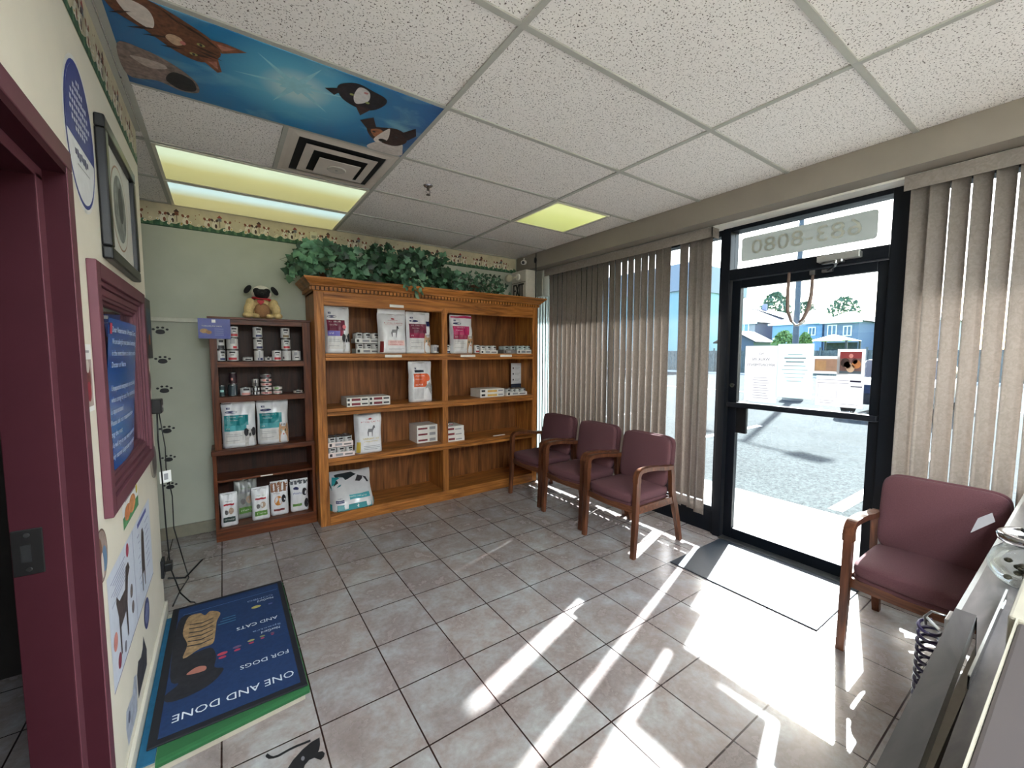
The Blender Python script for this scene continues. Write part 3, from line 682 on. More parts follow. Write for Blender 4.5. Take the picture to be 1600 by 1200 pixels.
blob(b, wl([(-.11, 2.03), (-.08, 2.035), (-.075, 2.07), (-.10, 2.09), (-.125, 2.06)]), .0018, fur((190, 160, 132), .2)); b.ell(*W2(-.075, 2.06), .009, .012, .0022, M((190, 110, 104), .4), T, 10)
b.build('tabby_cat_print', t)
b = MB()   # grey dog at the lower left
blob(b, wl([(-.278, 2.20), (-.2, 2.19), (-.12, 2.23), (-.05, 2.31), (-.04, 2.40), (-.1, 2.43), (-.18, 2.40), (-.278, 2.42)]), .001, fur((128, 110, 102)))
blob(b, wl([(-.12, 2.29), (-.06, 2.31), (-.05, 2.39), (-.1, 2.42), (-.15, 2.37)]), .0014, fur((40, 36, 38))); blob(b, wl([(-.25, 2.26), (-.16, 2.25), (-.14, 2.28), (-.2, 2.31)]), .0015, fur((176, 160, 150), .2)); b.build('grey_dog_print', t)
b = MB()   # black and white cat
blob(b, wl([(.46, 1.99), (.52, 1.93), (.60, 1.945), (.665, 1.97), (.67, 2.03), (.63, 2.10), (.56, 2.11), (.49, 2.07)]), .001, fur((38, 34, 40)))
b.flat(wl([(.50, 1.985), (.46, 2.07), (.415, 2.04)]), .0012, fur((44, 36, 40)), T); b.flat(wl([(.555, 2.09), (.63, 2.09), (.60, 2.17)]), .0012, fur((60, 44, 44)), T)
blob(b, wl([(.54, 1.95), (.585, 1.96), (.60, 2.03), (.56, 2.08), (.535, 2.03)]), .0014, fur((206, 202, 200), .1)); b.ell(*W2(.575, 1.975), .01, .008, .0018, M((190, 120, 120), .4), T, 10)
for x, y in ((.525, 2.02), (.60, 2.045)): b.ell(*W2(x, y), .010, .008, .0018, M((150, 160, 90), .3), T, 10)
b.build('spotted_cat_print', t)
b = MB()   # brown, black and white dog at the right edge
blob(b, wl([(.72, 2.47), (.74, 2.38), (.79, 2.33), (.86, 2.32), (.89, 2.38), (.90, 2.47)]), .001, fur((196, 188, 182), .15)); blob(b, wl([(.66, 2.26), (.72, 2.22), (.79, 2.19), (.85, 2.22), (.88, 2.30), (.84, 2.37), (.76, 2.37), (.70, 2.34)]), .0013, fur((60, 44, 40)))
b.flat(wl([(.70, 2.24), (.66, 2.15), (.61, 2.21), (.66, 2.27)]), .0016, fur((44, 34, 34)), T); b.flat(wl([(.82, 2.22), (.87, 2.13), (.90, 2.2), (.88, 2.27)]), .0016, fur((44, 34, 34)), T)
blob(b, wl([(.68, 2.27), (.72, 2.24), (.745, 2.27), (.72, 2.33)]), .0017, fur((170, 110, 74))); blob(b, wl([(.75, 2.22), (.765, 2.22), (.785, 2.33), (.75, 2.38), (.72, 2.35)]), .0019, fur((214, 204, 196), .1))
b.ell(*W2(.765, 2.345), .022, .018, .0023, black_p, T, 14); b.ell(*W2(.70, 2.28), .009, .008, .0023, black_p, T, 10); b.ell(*W2(.815, 2.27), .009, .008, .0023, black_p, T, 10)
b.build('terrier_print', t)
# ------------------------------------------------------------------ bookcases
oak_z = wood('oak_upright', (112, 66, 28), (202, 132, 66), 'z'); oak_x = wood('oak_shelf', (112, 66, 28), (202, 132, 66), 'x')
oak_b = wood('oak_back_shaded', (84, 48, 24), (156, 100, 56), 'z', .5, .7);  # darker oak copy: shade inside the bays put into the colour
wal_z = wood('walnut_upright', (62, 26, 10), (126, 66, 32), 'z'); wal_x = wood('walnut_shelf', (62, 26, 10), (126, 66, 32), 'x'); wal_b = wood('walnut_back_shaded', (34, 15, 8), (66, 34, 20), 'z', .5)  # back is a darker walnut copy, shade put into its colour
card = M((226, 224, 218), .6)
BX0, BX1, BY0, BY1 = 0.645, 3.025, 3.84, 4.262
bc = thing('bookcase', 'wide light oak bookcase with dentil cornice, two bays and four rows of shelves', 'bookcase', ((BX0+BX1)/2, 4.05, 0))
def part(name, par, *boxes, m=None, bev=.002):
    b = MB()
    for q in boxes: b.box(*q, m, bev=bev)
    return b.build(name, par)
part('side_panel', bc, (BX0, BX0+.022, BY0+.022, BY1, 0, 2.045), m=oak_z); part('side_panel', bc, (BX1-.022, BX1, BY0+.022, BY1, 0, 2.045), m=oak_z)
part('back_panel', bc, (BX0+.022, BX1-.022, BY1-.01, BY1, .02, 2.045), m=oak_b, bev=0)
part('top_board', bc, (BX0, BX1, BY0+.02, BY1, 2.02, 2.045), m=oak_x)
def stile(x0, x1, z0, z1):
    b = MB(); b.box(x0, x1, BY0, BY0+.022, z0, z1, oak_z, bev=.002)
    for k in (.28, .72): xx = x0+(x1-x0)*k; b.box(xx-.003, xx+.003, BY0-.003, BY0, z0+.06, z1-.08, oak_z, bev=.001)
    return b.build('stile', bc)
stile(BX0, .722, 0, 2.045); stile(BX1-.066, BX1, 0, 2.045)
DX = 1.842
b = MB(); b.box(DX-.03, DX+.03, BY0, BY0+.022, .10, 1.925, oak_z, bev=.002); b.flat([(DX-.034, 0)], 0, oak_z) if False else None
b.prism([(DX-.034, 1.915), (DX+.034, 1.915), (DX+.034, 1.935), (DX, 1.972), (DX-.034, 1.935)], 0, .008, oak_z, Matrix(((1, 0, 0, 0), (0, 0, -1, BY0), (0, 1, 0, 0), (0, 0, 0, 1)))); b.build('centre_stile', bc)
part('divider', bc, (DX-.011, DX+.011, BY0+.022, BY1-.01, .08, 2.0), m=oak_z)
part('top_rail', bc, (.722, BX1-.066, BY0, BY0+.022, 1.925, 2.045), (.722, BX1-.066, BY0-.004, BY0, 1.93, 1.938), (.722, BX1-.066, BY0-.004, BY0, 1.975, 1.982), (.722, BX1-.066, BY0-.005, BY0, 2.012, 2.024), m=oak_x)
for z in (1.515, 1.035, .595):
    part('shelf', bc, (BX0+.022, BX1-.022, BY0+.02, BY1-.01, z-.024, z), (.722, BX1-.066, BY0-.002, BY0+.022, z-.030, z), (.722, BX1-.066, BY0-.005, BY0+.02, z-.062, z-.034), m=oak_x)
part('base_board', bc, (BX0+.022, BX1-.022, BY0+.02, BY1-.01, .08, .10), (.722, BX1-.066, BY0-.002, BY0+.022, .0, .10), (.722, BX1-.066, BY0-.006, BY0, .0, .072), m=oak_x)
# cornice: stepped profile swept round three sides
b = MB(); prof = [(0, 2.04), (.006, 2.046), (.008, 2.078), (.030, 2.083), (.034, 2.094), (.052, 2.108), (.064, 2.124), (.076, 2.132), (.08, 2.148), (0, 2.148)]
V = []; F = []
for d, z in prof: V += [(BX0-d, BY1, z), (BX0-d, BY0-d, z), (BX1+d, BY0-d, z), (BX1+d, BY1, z)]
for i in range(len(prof)-1):
    for j in range(3): F.append((i*4+j, i*4+j+1, (i+1)*4+j+1, (i+1)*4+j))
b.add(V, F, oak_x); b.box(BX0-.08, BX1+.08, BY0-.08, BY1, 2.140, 2.148, oak_x); b.build('cornice', bc)
b = MB(); x = BX0-.016; dd = M((60, 32, 16), .7)
b.box(BX0-.0095, BX1+.0095, BY0-.0095, BY0-.006, 2.047, 2.078, dd)  # dark strip stands in for the shade between dentils
while x < BX1+.010: b.box(x, x+.023, BY0-.026, BY0-.008, 2.048, 2.076, oak_x); x += .0345
y = BY0+.01
while y < BY1-.03: b.box(BX0-.026, BX0-.006, y, y+.023, 2.048, 2.076, oak_x); b.box(BX1+.006, BX1+.026, y, y+.023, 2.048, 2.076, oak_x); y += .0345
b.build('dentil_molding', bc)
for x0, x1, z in ((1.234, 1.393, 1.492), (2.018, 2.192, 1.492), (2.507, 2.661, 1.492), (1.286, 1.42, 1.956)):
    b = MB(); b.box(x0, x1, BY0-.0065, BY0-.0045, z-.012, z+.012, card); b.build('shelf_label', bc)

SX0, SX1, SY0 = -0.100, 0.640, 4.02; ZL = .742
sc = thing('bookcase', 'narrow dark walnut bookcase with stepped lower box, left of the wide oak bookcase', 'bookcase', ((SX0+SX1)/2, 4.15, 0))
part('side_panel', sc, (SX0+.018, SX0+.036, SY0+.015, YB-.005, ZL, 1.80), m=wal_z); part('side_panel', sc, (SX1-.02, SX1-.002, SY0+.015, YB-.005, ZL, 1.80), m=wal_z)
part('back_panel', sc, (SX0+.02, SX1-.01, YB-.015, YB-.005, .02, 1.80), m=wal_b, bev=0)
part('stile', sc, (SX0+.018, SX0+.066, SY0, SY0+.018, ZL, 1.80), m=wal_z); part('stile', sc, (SX1-.064, SX1-.002, SY0, SY0+.018, ZL, 1.80), m=wal_z)
part('top_board', sc, (SX0+.01, SX1+.004, SY0-.01, YB-.004, 1.785, 1.803), (SX0+.066, SX1-.064, SY0, SY0+.018, 1.745, 1.785), m=wal_x)
for z in (1.449, 1.166): part('shelf', sc, (SX0+.036, SX1-.02, SY0+.012, YB-.015, z-.03, z), (SX0+.06, SX1-.06, SY0-.002, SY0+.016, z-.045, z), m=wal_x)
part('ledge', sc, (SX0-.006, SX1+.004, SY0-.03, YB-.005, .70, ZL), m=wal_x, bev=.006)
part('lower_side', sc, (SX0, SX0+.025, SY0-.02, YB-.005, 0, .70), m=wal_z); part('lower_side', sc, (SX1-.025, SX1, SY0-.02, YB-.005, 0, .70), m=wal_z)
part('shelf', sc, (SX0+.025, SX1-.025, SY0-.005, YB-.015, .478, .495), m=wal_x)
part('plinth', sc, (SX0, SX1, SY0-.022, SY0, 0, .10), (SX0+.025, SX1-.025, SY0, YB-.015, .08, .10), m=wal_x)
b = MB(); b.box(.22, .31, SY0-.008, SY0-.0055, .483, .492, card); b.build('shelf_label', sc)

# ------------------------------------------------------------------ food bags
def bag(name, label, x0, x1, yf, z, h, d, decals, body=None, top=0.0, seed=0, rz=0, cat='pet food bag', group=None, slope=.55, fold=True, lean=0):
    """stand-up bag: flat bottom, pinched top; printed art is part of the bag's own surface"""
    rnd = random.Random(seed); w = x1-x0; body = body or M((226, 226, 228), .32, .05, var=.05, scale=25, bmp=.35)
    ph = [rnd.uniform(0, 6) for _ in range(6)]
    def crum(u, v): return .0048*(math.sin(7*u+11*v+ph[0])+math.sin(13*u-9*v+ph[1])+.6*math.sin(23*v+5*u+ph[2]))*min(1, .35+v)
    def P(u, v, sgn, off=0.0):
        dd = d/2*(1-max(0, (v-slope)/(1-slope))**1.3*.94)*(1 if v > .03 else .9)
        hw = w/2*(1-.035*math.sin(PI*min(1, v*1.1))+.012*math.sin(9*v+ph[3]))
        y = sgn*(dd*max(0, 1-abs(u)**7)**.5)+sgn*crum(u, v)*(1-abs(u)**6)-0*lean
        return Vector((u*hw, y-sgn*0+off*sgn+lean*v, v*h+.006*math.sin(3*u+ph[4])*(v > .98)))
    b = MB(); nu, nv = 14, 16; V = []; F = []
    for sgn in (-1, 1):
        base = len(V)
        for j in range(nv+1):
            for i in range(nu+1): V.append(P(-1+2*i/nu, j/nv, sgn))
        for j in range(nv):
            for i in range(nu):
                q = (base+j*(nu+1)+i, base+j*(nu+1)+i+1, base+(j+1)*(nu+1)+i+1, base+(j+1)*(nu+1)+i); F.append(q if sgn < 0 else q[::-1])
    n = (nu+1)*(nv+1)
    for i in range(nu): F.append((i+1, i, n+i, n+i+1)); t = nv*(nu+1); F.append((t+i, t+i+1, n+t+i+1, n+t+i))
    b.add(V, F, body, None, True)
    if fold:   # rolled or sealed top strip
        b.box(-w/2*.97, w/2*.97, -.006+lean, .006+lean, h-.002, h+.012+top, body, bev=.002)
    def put(V2, F2, m, o): b.add([P(max(-.99, min(.99, x)), max(0, min(1, z_)), -1, .0012+.0006*o) for x, z_ in V2], F2, m, None, False)
    for o, dc in enumerate(decals):
        k = dc[0]
        if k == 'r':
            _, u0, v0, u1, v1, m = dc; nx, nz = 8, 5
            put([(u0+(u1-u0)*i/nx, v0+(v1-v0)*j/nz) for j in range(nz+1) for i in range(nx+1)], [(j*(nx+1)+i, j*(nx+1)+i+1, (j+1)*(nx+1)+i+1, (j+1)*(nx+1)+i) for j in range(nz) for i in range(nx)], m, o)
        elif k == 'e':
            _, cu, cv, ru, rv_, m = dc; n_ = 18
            put([(cu, cv)]+[(cu+ru*math.cos(2*PI*i/n_), cv+rv_*math.sin(2*PI*i/n_)) for i in range(n_)], [(0, 1+i, 1+(i+1) % n_) for i in range(n_)], m, o)
        elif k == 'p': put(dc[1], [list(range(len(dc[1])))], dc[2], o)
        elif k == 't':
            _, s_, cu, cv, wid, hv, m = dc; TV, TF = text_geo(s_); xs = [p[0] for p in TV]; W_ = max(xs)-min(xs)
            put([(cu+x/W_*wid, cv+y*hv) for x, y in TV], TF, m, o)
    ob = b.build(name); ob.location = ((x0+x1)/2, yf+d/2, z); ob.rotation_euler = (0, 0, rz)
    tag(ob, label, cat, group); return ob
navy = M((34, 42, 92), .4); mar = M((112, 34, 62), .4); mar2 = M((146, 30, 70), .4); vio = M((118, 110, 190), .4); wht = M((232, 230, 228), .4); grey = M((150, 150, 154), .4)
teal = M((24, 128, 134), .4); teal2 = M((70, 160, 168), .4); org = M((214, 92, 44), .4); red = M((178, 44, 54), .4); pinkc = M((226, 120, 130), .4); dkf = M((44, 40, 44), .6, var=.3, scale=60); tan = M((190, 150, 116), .6, var=.2, scale=60); gold = M((206, 178, 70), .4); grn = M((96, 140, 66), .4); blu = M((56, 76, 150), .4)
def rx(main, main2, line, animal, sub=None):
    """the common layout of a prescription bag: oval brand mark, colour panel with lines, animal at lower right"""
    D = [('r', -.72, .86, -.50, .90, navy), ('t', "Hill's", -.58, .88, .16, .03, wht), ('e', -.45, .80, .36, .028, navy), ('t', 'PRESCRIPTION DIET', -.45, .80, .6, .022, wht),
         ('r', -.88, .50, .55, .73, main), ('r', -.88, .38, .42, .50, main2), ('t', line[0], -.25, .69, .95, .04, wht), ('t', line[1], -.38, .62, .6, .036, wht), ('t', line[2], -.68, .44, .2, .05, wht),
         ('r', -.88, .10, .30, .36, M((214, 212, 210), .4)), ('r', -.8, .30, .1, .31, grey), ('r', -.8, .26, .15, .27, grey), ('r', -.8, .16, .0, .17, grey)]
    if animal == 'dog': D += [('p', [(.30, .02), (.95, .02), (.97, .25), (.80, .40), (.50, .42), (.32, .28)], M((196, 192, 190), .6, var=.2, scale=50)), ('e', .40, .34, .14, .09, dkf), ('e', .84, .34, .13, .10, dkf), ('e', .62, .28, .07, .04, black_p), ('e', .50, .37, .05, .03, black_p), ('e', .74, .37, .05, .03, black_p)]
    else: D += [('p', [(.32, .02), (.95, .02), (.95, .35), (.90, .50), (.76, .40), (.52, .40), (.38, .50), (.30, .30)], tan), ('e', .48, .31, .06, .035, M((60, 80, 60), .3)), ('e', .76, .31, .06, .035, M((60, 80, 60), .3)), ('e', .62, .22, .05, .02, M((190, 110, 110), .4)), ('r', .5, .42, .54, .47, dkf), ('r', .6, .42, .64, .47, dkf), ('r', .7, .42, .74, .47, dkf)]
    if sub: D += sub
    return D
Y1 = 3.865
bag('pet_food_bag', 'silver bag with maroon and violet panel, at the left end of the oak top shelf', .735, .945, Y1, 1.516, .40, .13, rx(mar, mar2, ('DIGESTIVE CARE', 'Low Fat', 'i/d'), 'dog', [('r', -.88, .38, .1, .49, vio), ('t', 'i/d', -.6, .435, .3, .06, wht), ('e', .45, .58, .14, .045, pinkc)]), seed=1)
RC = lambda c, c2, t: [('t', 'ROYAL CANIN', 0, .76, 1.25, .05, red), ('r', -.6, .715, .6, .72, red), ('e', 0, .87, .14, .022, red), ('t', 'VETERINARY DIET', 0, .83, .7, .026, red), ('p', [(-.18, .42), (-.13, .42), (-.10, .52), (.10, .52), (.12, .40), (.17, .40), (.20, .55), (.28, .62), (.36, .62), (.30, .69), (.20, .69), (.13, .60), (-.12, .60), (-.22, .52)], M((120, 120, 124), .5)), ('e', .24, .66, .07, .03, dkf),
                       ('r', -.45, .20, .72, .33, c2), ('t', t, .13, .285, 1.0, .045, c), ('t', 'CANINE DRY', .13, .225, .9, .035, c), ('r', -.4, .12, .7, .125, grey), ('r', -.4, .09, .5, .095, grey), ('r', -.95, .03, -.75, .3, M((130, 40, 40), .4))]
bag('pet_food_bag', 'silver bag with red lettering and folded top, between can trays and maroon bag', 1.20, 1.475, Y1+.005, 1.516, .375, .15, RC(red, M((226, 190, 186), .4), 'GASTRO INTESTINAL'), top=.035, seed=2)
bag('pet_food_bag', 'silver bag with maroon panel and cat face, left of the centre stile on top shelf', 1.475, 1.722, Y1+.01, 1.516, .395, .13, rx(mar, mar2, ('DIGESTIVE CARE', 'Chicken Flavor', 'i/d'), 'cat', [('r', .55, .68, .85, .80, navy)]), seed=3)
bag('pet_food_bag', 'silver bag with a crimson panel and pink top, first bag right of the centre stile', 1.945, 2.205, Y1+.01, 1.516, .39, .14, rx(M((176, 30, 92), .4), mar2, ('METABOLIC', 'Weight Loss', 'm/d'), 'cat', [('r', -.95, .95, .95, 1.0, M((190, 50, 100), .4))]), seed=4)
bag('pet_food_bag', 'silver bag with an orange panel, alone on the second oak shelf', 1.50, 1.742, Y1+.03, 1.036, .39, .13, [('r', -.55, .83, -.30, .87, navy), ('r', -.62, .75, .2, .81, M((40, 44, 60), .4)), ('r', -.72, .38, .42, .72, org), ('e', .42, .62, .25, .10, org), ('t', 'URINARY CARE', -.2, .66, .8, .04, wht), ('t', 'Multicare', -.3, .58, .6, .035, wht), ('t', 'c/d', -.3, .44, .6, .06, wht), ('r', -.72, .08, .1, .35, M((196, 196, 198), .35)), ('p', [(.2, .02), (.9, .02), (.9, .4), (.6, .5), (.3, .4)], M((150, 150, 150), .5, var=.25, scale=50))], seed=5)
bag('pet_food_bag', 'silver bag with red lettering and a yellow band, on the third oak shelf', .965, 1.215, Y1-.005, .596, .365, .16, [('t', 'ROYAL CANIN', 0.02, .80, 1.35, .05, red), ('e', 0, .88, .14, .022, red), ('t', 'VETERINARY DIET', 0, .86, .6, .022, red), ('p', [(-.18, .44), (-.13, .44), (-.10, .54), (.10, .54), (.12, .42), (.17, .42), (.20, .57), (.28, .64), (.36, .64), (.30, .71), (.20, .71), (.13, .62), (-.12, .62), (-.22, .54)], M((120, 120, 124), .5)),
    ('t', 'URINARY SO', .05, .37, 1.2, .06, gold), ('t', 'CANINE DRY', .05, .30, 1.1, .035, gold), ('r', -.95, .03, -.72, .30, gold), ('r', -.5, .18, .7, .19, grey), ('r', -.5, .14, .7, .15, grey), ('r', -.5, .10, .5, .11, grey)], seed=6, slope=.9, top=.0)
# big bag lying at the bottom left
bag('pet_food_bag', 'large white and teal bag slumped on the bottom shelf of the oak bookcase', .732, 1.138, 3.825, .101, .30, .36, [('r', -.97, .0, .97, .19, teal), ('r', -.2, .31, .72, .43, teal2), ('t', 't/d', .45, .37, .25, .07, wht), ('t', 'DENTAL CARE', .05, .38, .5, .04, wht), ('r', -.80, .25, -.45, .33, navy), ('t', "Hill's", -.62, .37, .2, .04, navy), ('t', 'PRESCRIPTION DIET', -.62, .29, .32, .025, wht),
    ('p', [(-.9, .62), (-.6, .72), (-.1, .8), (.3, .9), (.1, .97), (-.6, .95), (-.95, .8)], M((36, 44, 48), .4, var=.3)), ('p', [(.2, .74), (.8, .66), (.7, .8), (.35, .88)], dkf), ('p', [(-.9, .58), (-.5, .66), (-.2, .84), (-.75, .9)], teal)], M((214, 214, 216), .3, .1, var=.05, scale=20, bmp=.4), seed=7, slope=.30, fold=False, lean=.10)

# walnut bookcase bags
Y2 = SY0+.03
D1 = rx(teal, teal2, ('DENTAL CARE', 'Chicken Flavor', 't/d'), 'dog'); D2 = rx(teal, teal2, ('DENTAL CARE', 'Chicken Flavor', 't/d'), 'cat')
bag('pet_food_bag', 'large white and teal bag with a dog picture on the walnut ledge', -.030, .208, Y2, ZL+.001, .365, .12, D1, seed=8)
bag('pet_food_bag', 'large white and teal bag with a kitten picture on the walnut ledge', .216, .452, Y2, ZL+.001, .365, .12, D2, seed=9)
sm = lambda c, c2, t: [('t', 'Veterinary', 0, .78, .9, .05, c), ('r', -.6, .66, .6, .71, c2), ('e', .25, .48, .3, .10, M((176, 150, 130), .5, var=.2, scale=50)), ('e', -.3, .45, .22, .08, M((120, 116, 116), .5, var=.2)), ('r', -.7, .14, .7, .30, c), ('t', t, 0, .22, 1.1, .06, wht)]
bag('treat_pouch', 'white pouch with red script and dark green band, leftmost on the walnut bottom shelf', -.068, .052, Y2-.01, .101, .262, .07, sm(M((40, 60, 56), .4), red, 'Dental'), seed=10, cat='treat pouch')
bag('treat_pouch', 'tall grey pouch with a green patch, leaning behind its neighbours on the walnut bottom shelf', .03, .20, Y2+.11, .101, .335, .06, sm(grn, grey, 'Healthy'), M((150, 152, 150), .35, .3, bmp=.3), seed=11, rz=.12, cat='treat pouch')
bag('treat_pouch', 'white pouch with green lower band, second at the front of the walnut bottom shelf', .150, .282, Y2, .101, .265, .07, sm(grn, red, 'Treats'), seed=12, cat='treat pouch')
bag('treat_pouch', 'tan and white pouch with an orange patch, on the walnut bottom shelf', .290, .430, Y2+.03, .101, .285, .07, [('r', -.95, .72, .95, 1, M((150, 104, 74), .45)), ('e', -.15, .45, .45, .15, M((214, 140, 60), .5)), ('e', .45, .5, .25, .12, dkf), ('t', 'Treats', -.35, .68, .7, .06, dkf), ('r', -.7, .14, .5, .2, M((130, 60, 60), .4))], seed=13, cat='treat pouch')
bag('treat_pouch', 'white pouch with blue lettering, rightmost on the walnut bottom shelf', .445, .592, Y2+.03, .101, .275, .07, [('r', -.95, .88, .95, 1, M((80, 84, 90), .4)), ('t', 'Metabolic', -.1, .60, 1.3, .09, blu), ('e', .55, .62, .28, .12, dkf), ('e', -.4, .76, .3, .05, navy), ('r', -.8, .18, .2, .26, grn), ('e', .7, .25, .25, .15, dkf)], seed=14, cat='treat pouch')

# ------------------------------------------------------------------ cans and trays
silver = M((176, 178, 180), .22, .9, var=.03)
def can_mesh(r, h, body, marks, rz=0.0):
    b = MB(); prof = [(r*.90, 0), (r*.97, .001), (r, .004), (r, .0055), (r*.975, .007)]
    b.lathe(prof, silver, None, 22, True); b.lathe([(r*.972, .006), (r*.972, h-.006)], body, None, 22, True, False)
    b.lathe([(r*.975, h-.007), (r, h-.0055), (r, h-.002), (r*.965, h), (r*.94, h-.001), (r*.93, h-.004), (0.001, h-.004)], silver, None, 22, True, False)
    for a0, a1, z0, z1, m in marks:
        V = []; n = 6; R2 = r*.976+.0003
        for k in range(n+1):
            a = math.radians(a0+(a1-a0)*k/n)-PI/2+rz; V += [(R2*math.cos(a), R2*math.sin(a), h*z0), (R2*math.cos(a), R2*math.sin(a), h*z1)]
        b.add(V, [(2*k, 2*k+2, 2*k+3, 2*k+1) for k in range(n)], m, None, True)
    return b
def can(label, x, y, z, r, h, body, marks, rz=0, name='food_can', cat='can', group=None):
    b = can_mesh(r, h, body, marks, rz); o = b.build(name); o.location = (x, y, z); return tag(o, label, cat, group)
wb1 = M((206, 204, 202), .4); blk = M((40, 38, 42), .5); pk = M((216, 150, 140), .4); gbl = M((60, 74, 80), .35, .3); dkred = M((120, 40, 50), .4)
mk_rc = [(-30, 30, .70, .84, blk), (-18, 18, .52, .60, blk), (-40, 45, .14, .34, red)]
mk_b = [(-30, 30, .68, .86, blk), (-20, 20, .50, .58, blk), (-38, 42, .12, .30, navy)]
mk_g = [(-30, 30, .68, .86, blk), (-20, 20, .50, .58, blk), (-38, 42, .12, .34, M((120, 100, 70), .4))]
cy1 = SY0+.055
T1 = 1.4495; H = .095; R1 = .036
can('white can with a black mark, bottom of the leftmost stack on the top walnut shelf', -.012, cy1, T1, .031, H, wb1, mk_b, .5)
can('dark-banded can on top of the leftmost stack, under the blue flyer', -.014, cy1, T1+H+.0005, .031, H, wb1, [(-40, 50, .05, .35, blk), (-30, 30, .6, .8, blk)], .3)
can('wide white can with red band, bottom of the second stack, top walnut shelf', .068, cy1+.005, T1, .041, H, wb1, mk_rc, -.1)
can('white can with grey patch, second level of the second stack from left', .068, cy1+.005, T1+H+.0005, .041, H, wb1, [(-30, 20, .5, .9, grey), (0, 40, .1, .3, red)], .1)
can('red and white can, top of the second stack beside the blue flyer', .078, cy1+.005, T1+2*H+.001, .034, H, wb1, mk_rc, .2)
can('low flat white can between the second and third stacks', .169, cy1, T1, .036, .038, wb1, [(-30, 40, .3, .6, blk)], 0)
for k, (l, mk) in enumerate((('bottom', [(-20, 0, .1, .9, grey), (-30, 30, .1, .3, navy)]), ('middle', mk_b), ('top', mk_b))):
    can('white can, %s one of the third stack on the top walnut shelf' % l, .250-.002*k, cy1+.01, T1+k*(H+.0005), .0355, H, wb1, mk, .25)
can('tiny shiny can right of the third stack', .315, cy1-.01, T1, .027, .038, wb1, [(-20, 20, .3, .8, blk)], 0)
can('white can with an orange red foot, standing alone left of the fourth stack', .380, cy1, T1, R1, H, wb1, mk_rc, .1)
for k, (l, mk) in enumerate((('bottom', [(-60, -40, .2, .4, blk)]), ('middle', mk_rc), ('top', mk_g))):
    can('white can, %s one of the fourth stack on the top walnut shelf' % l, .455-.003*k, cy1+.005, T1+k*(H+.0005), R1, H, wb1, mk, .1)
can('white can with a small grey mark, rightmost on the top walnut shelf', .530, cy1, T1, R1, H, wb1, [(-40, 0, .5, .8, grey), (-30, 20, .28, .36, blk)], .1)
T2_ = 1.1665
can('dark bottle-like tin with a pale square, leftmost on the second walnut shelf', -.016, cy1, T2_, .020, .092, M((40, 60, 60), .35), [(-40, 40, .4, .6, M((170, 220, 210), .4))])
can('dark grey tin, lower of the dark pair on the second walnut shelf', .056, cy1+.01, T2_, .033, H, gbl, [(25, 35, .1, .9, grey)])
can('dark maroon tin, upper of the dark pair on the second walnut shelf', .061, cy1+.01, T2_+H+.0005, .028, .098, M((52, 32, 38), .35, .2), [(-30, 0, .35, .55, pk)])
can('low pink and white can right of the dark pair', .143, cy1, T2_, .038, .072, wb1, [(-30, 40, .62, .85, blk), (-50, 60, .08, .35, pk)], .1)
can('small white can with black squares, bottom of the short stack of three', .215, cy1, T2_, .030, .034, wb1, [(-50, -20, .2, .8, blk), (0, 25, .2, .8, blk)])
can('small white can with black squares, middle of the short stack of three', .215, cy1, T2_+.0345, .030, .034, wb1, [(-50, -20, .2, .8, blk), (10, 35, .2, .8, blk)])
can('narrow patterned can, top of the short stack of three', .215, cy1, T2_+.0695, .025, .07, M((120, 116, 112), .4), [(-30, 30, .5, .9, wb1), (-15, 10, .1, .8, blk)])
for k, (l, m_) in enumerate((('lowest', pk), ('second', wb1), ('third', pk), ('fourth', pk), ('topmost', M((110, 104, 104), .4)))):
    can('flat can, %s of the tall pink and white stack of five' % l, .293, cy1, T2_+k*.0355, .041, .035, M((218, 196, 190), .4) if k < 4 else m_, [(-60, 60, .3, .7, m_), (-20, 10, .3, .7, blk if k % 2 else dkred)], .1*k)
can('flat cream can under another, right of the tall pink stack', .376, cy1+.005, T2_, .037, .035, M((206, 200, 188), .4), [(-40, 40, .3, .7, M((190, 150, 150), .4))])
can('flat cream can on top of its twin, right of the tall pink stack', .376, cy1+.005, T2_+.0355, .037, .035, M((206, 200, 188), .4), [(-40, 10, .3, .7, grn)])
can('single flat tin alone at the right end of the second walnut shelf', .532, cy1-.005, T2_, .037, .032, M((196, 180, 170), .4), [(-30, 30, .3, .7, blk)])

def tray(label, x0, x1, y0, z, h=.045, d=.26, marks=True, name='can_tray', m=None, cat='tray', red_=False):
    b = MB(); m = m or M((222, 220, 214), .6, var=.04); t = .0025
    b.box(x0, x1, y0, y0+t, z, z+h, m); b.box(x0, x1, y0+d-t, y0+d, z, z+h, m); b.box(x0, x0+t, y0+t, y0+d-t, z, z+h, m); b.box(x1-t, x1, y0+t, y0+d-t, z, z+h, m); b.box(x0+t, x1-t, y0+t, y0+d-t, z, z+t, m)
    T = frame((x0, y0-.0006, z), (1, 0, 0), (0, 0, 1)); w = x1-x0
    if marks:
        b.rect(w*.05, h*.2, w*.15, h*.8, 0, blk, T); b.rect(w*.28, h*.25, w*.55, h*.75, 0, dkred if red_ else grey, T); b.rect(w*.62, h*.3, w*.92, h*.62, 0, M((120, 116, 116), .5), T)
    return single(b, name, label, cat)
def closed_box(label, x0, x1, y0, z, h, d, front, cat='box'):
    b = MB(); b.box(x0, x1, y0, y0+d, z, z+h, M((224, 222, 216), .55, var=.04), bev=.0015); T = frame((x0, y0-.0006, z), (1, 0, 0), (0, 0, 1)); w = x1-x0
    for a0, a1, c0, c1, m in front: b.rect(w*a0, h*c0, w*a1, h*c1, 0, m, T)
    return single(b, 'food_carton', label, cat)
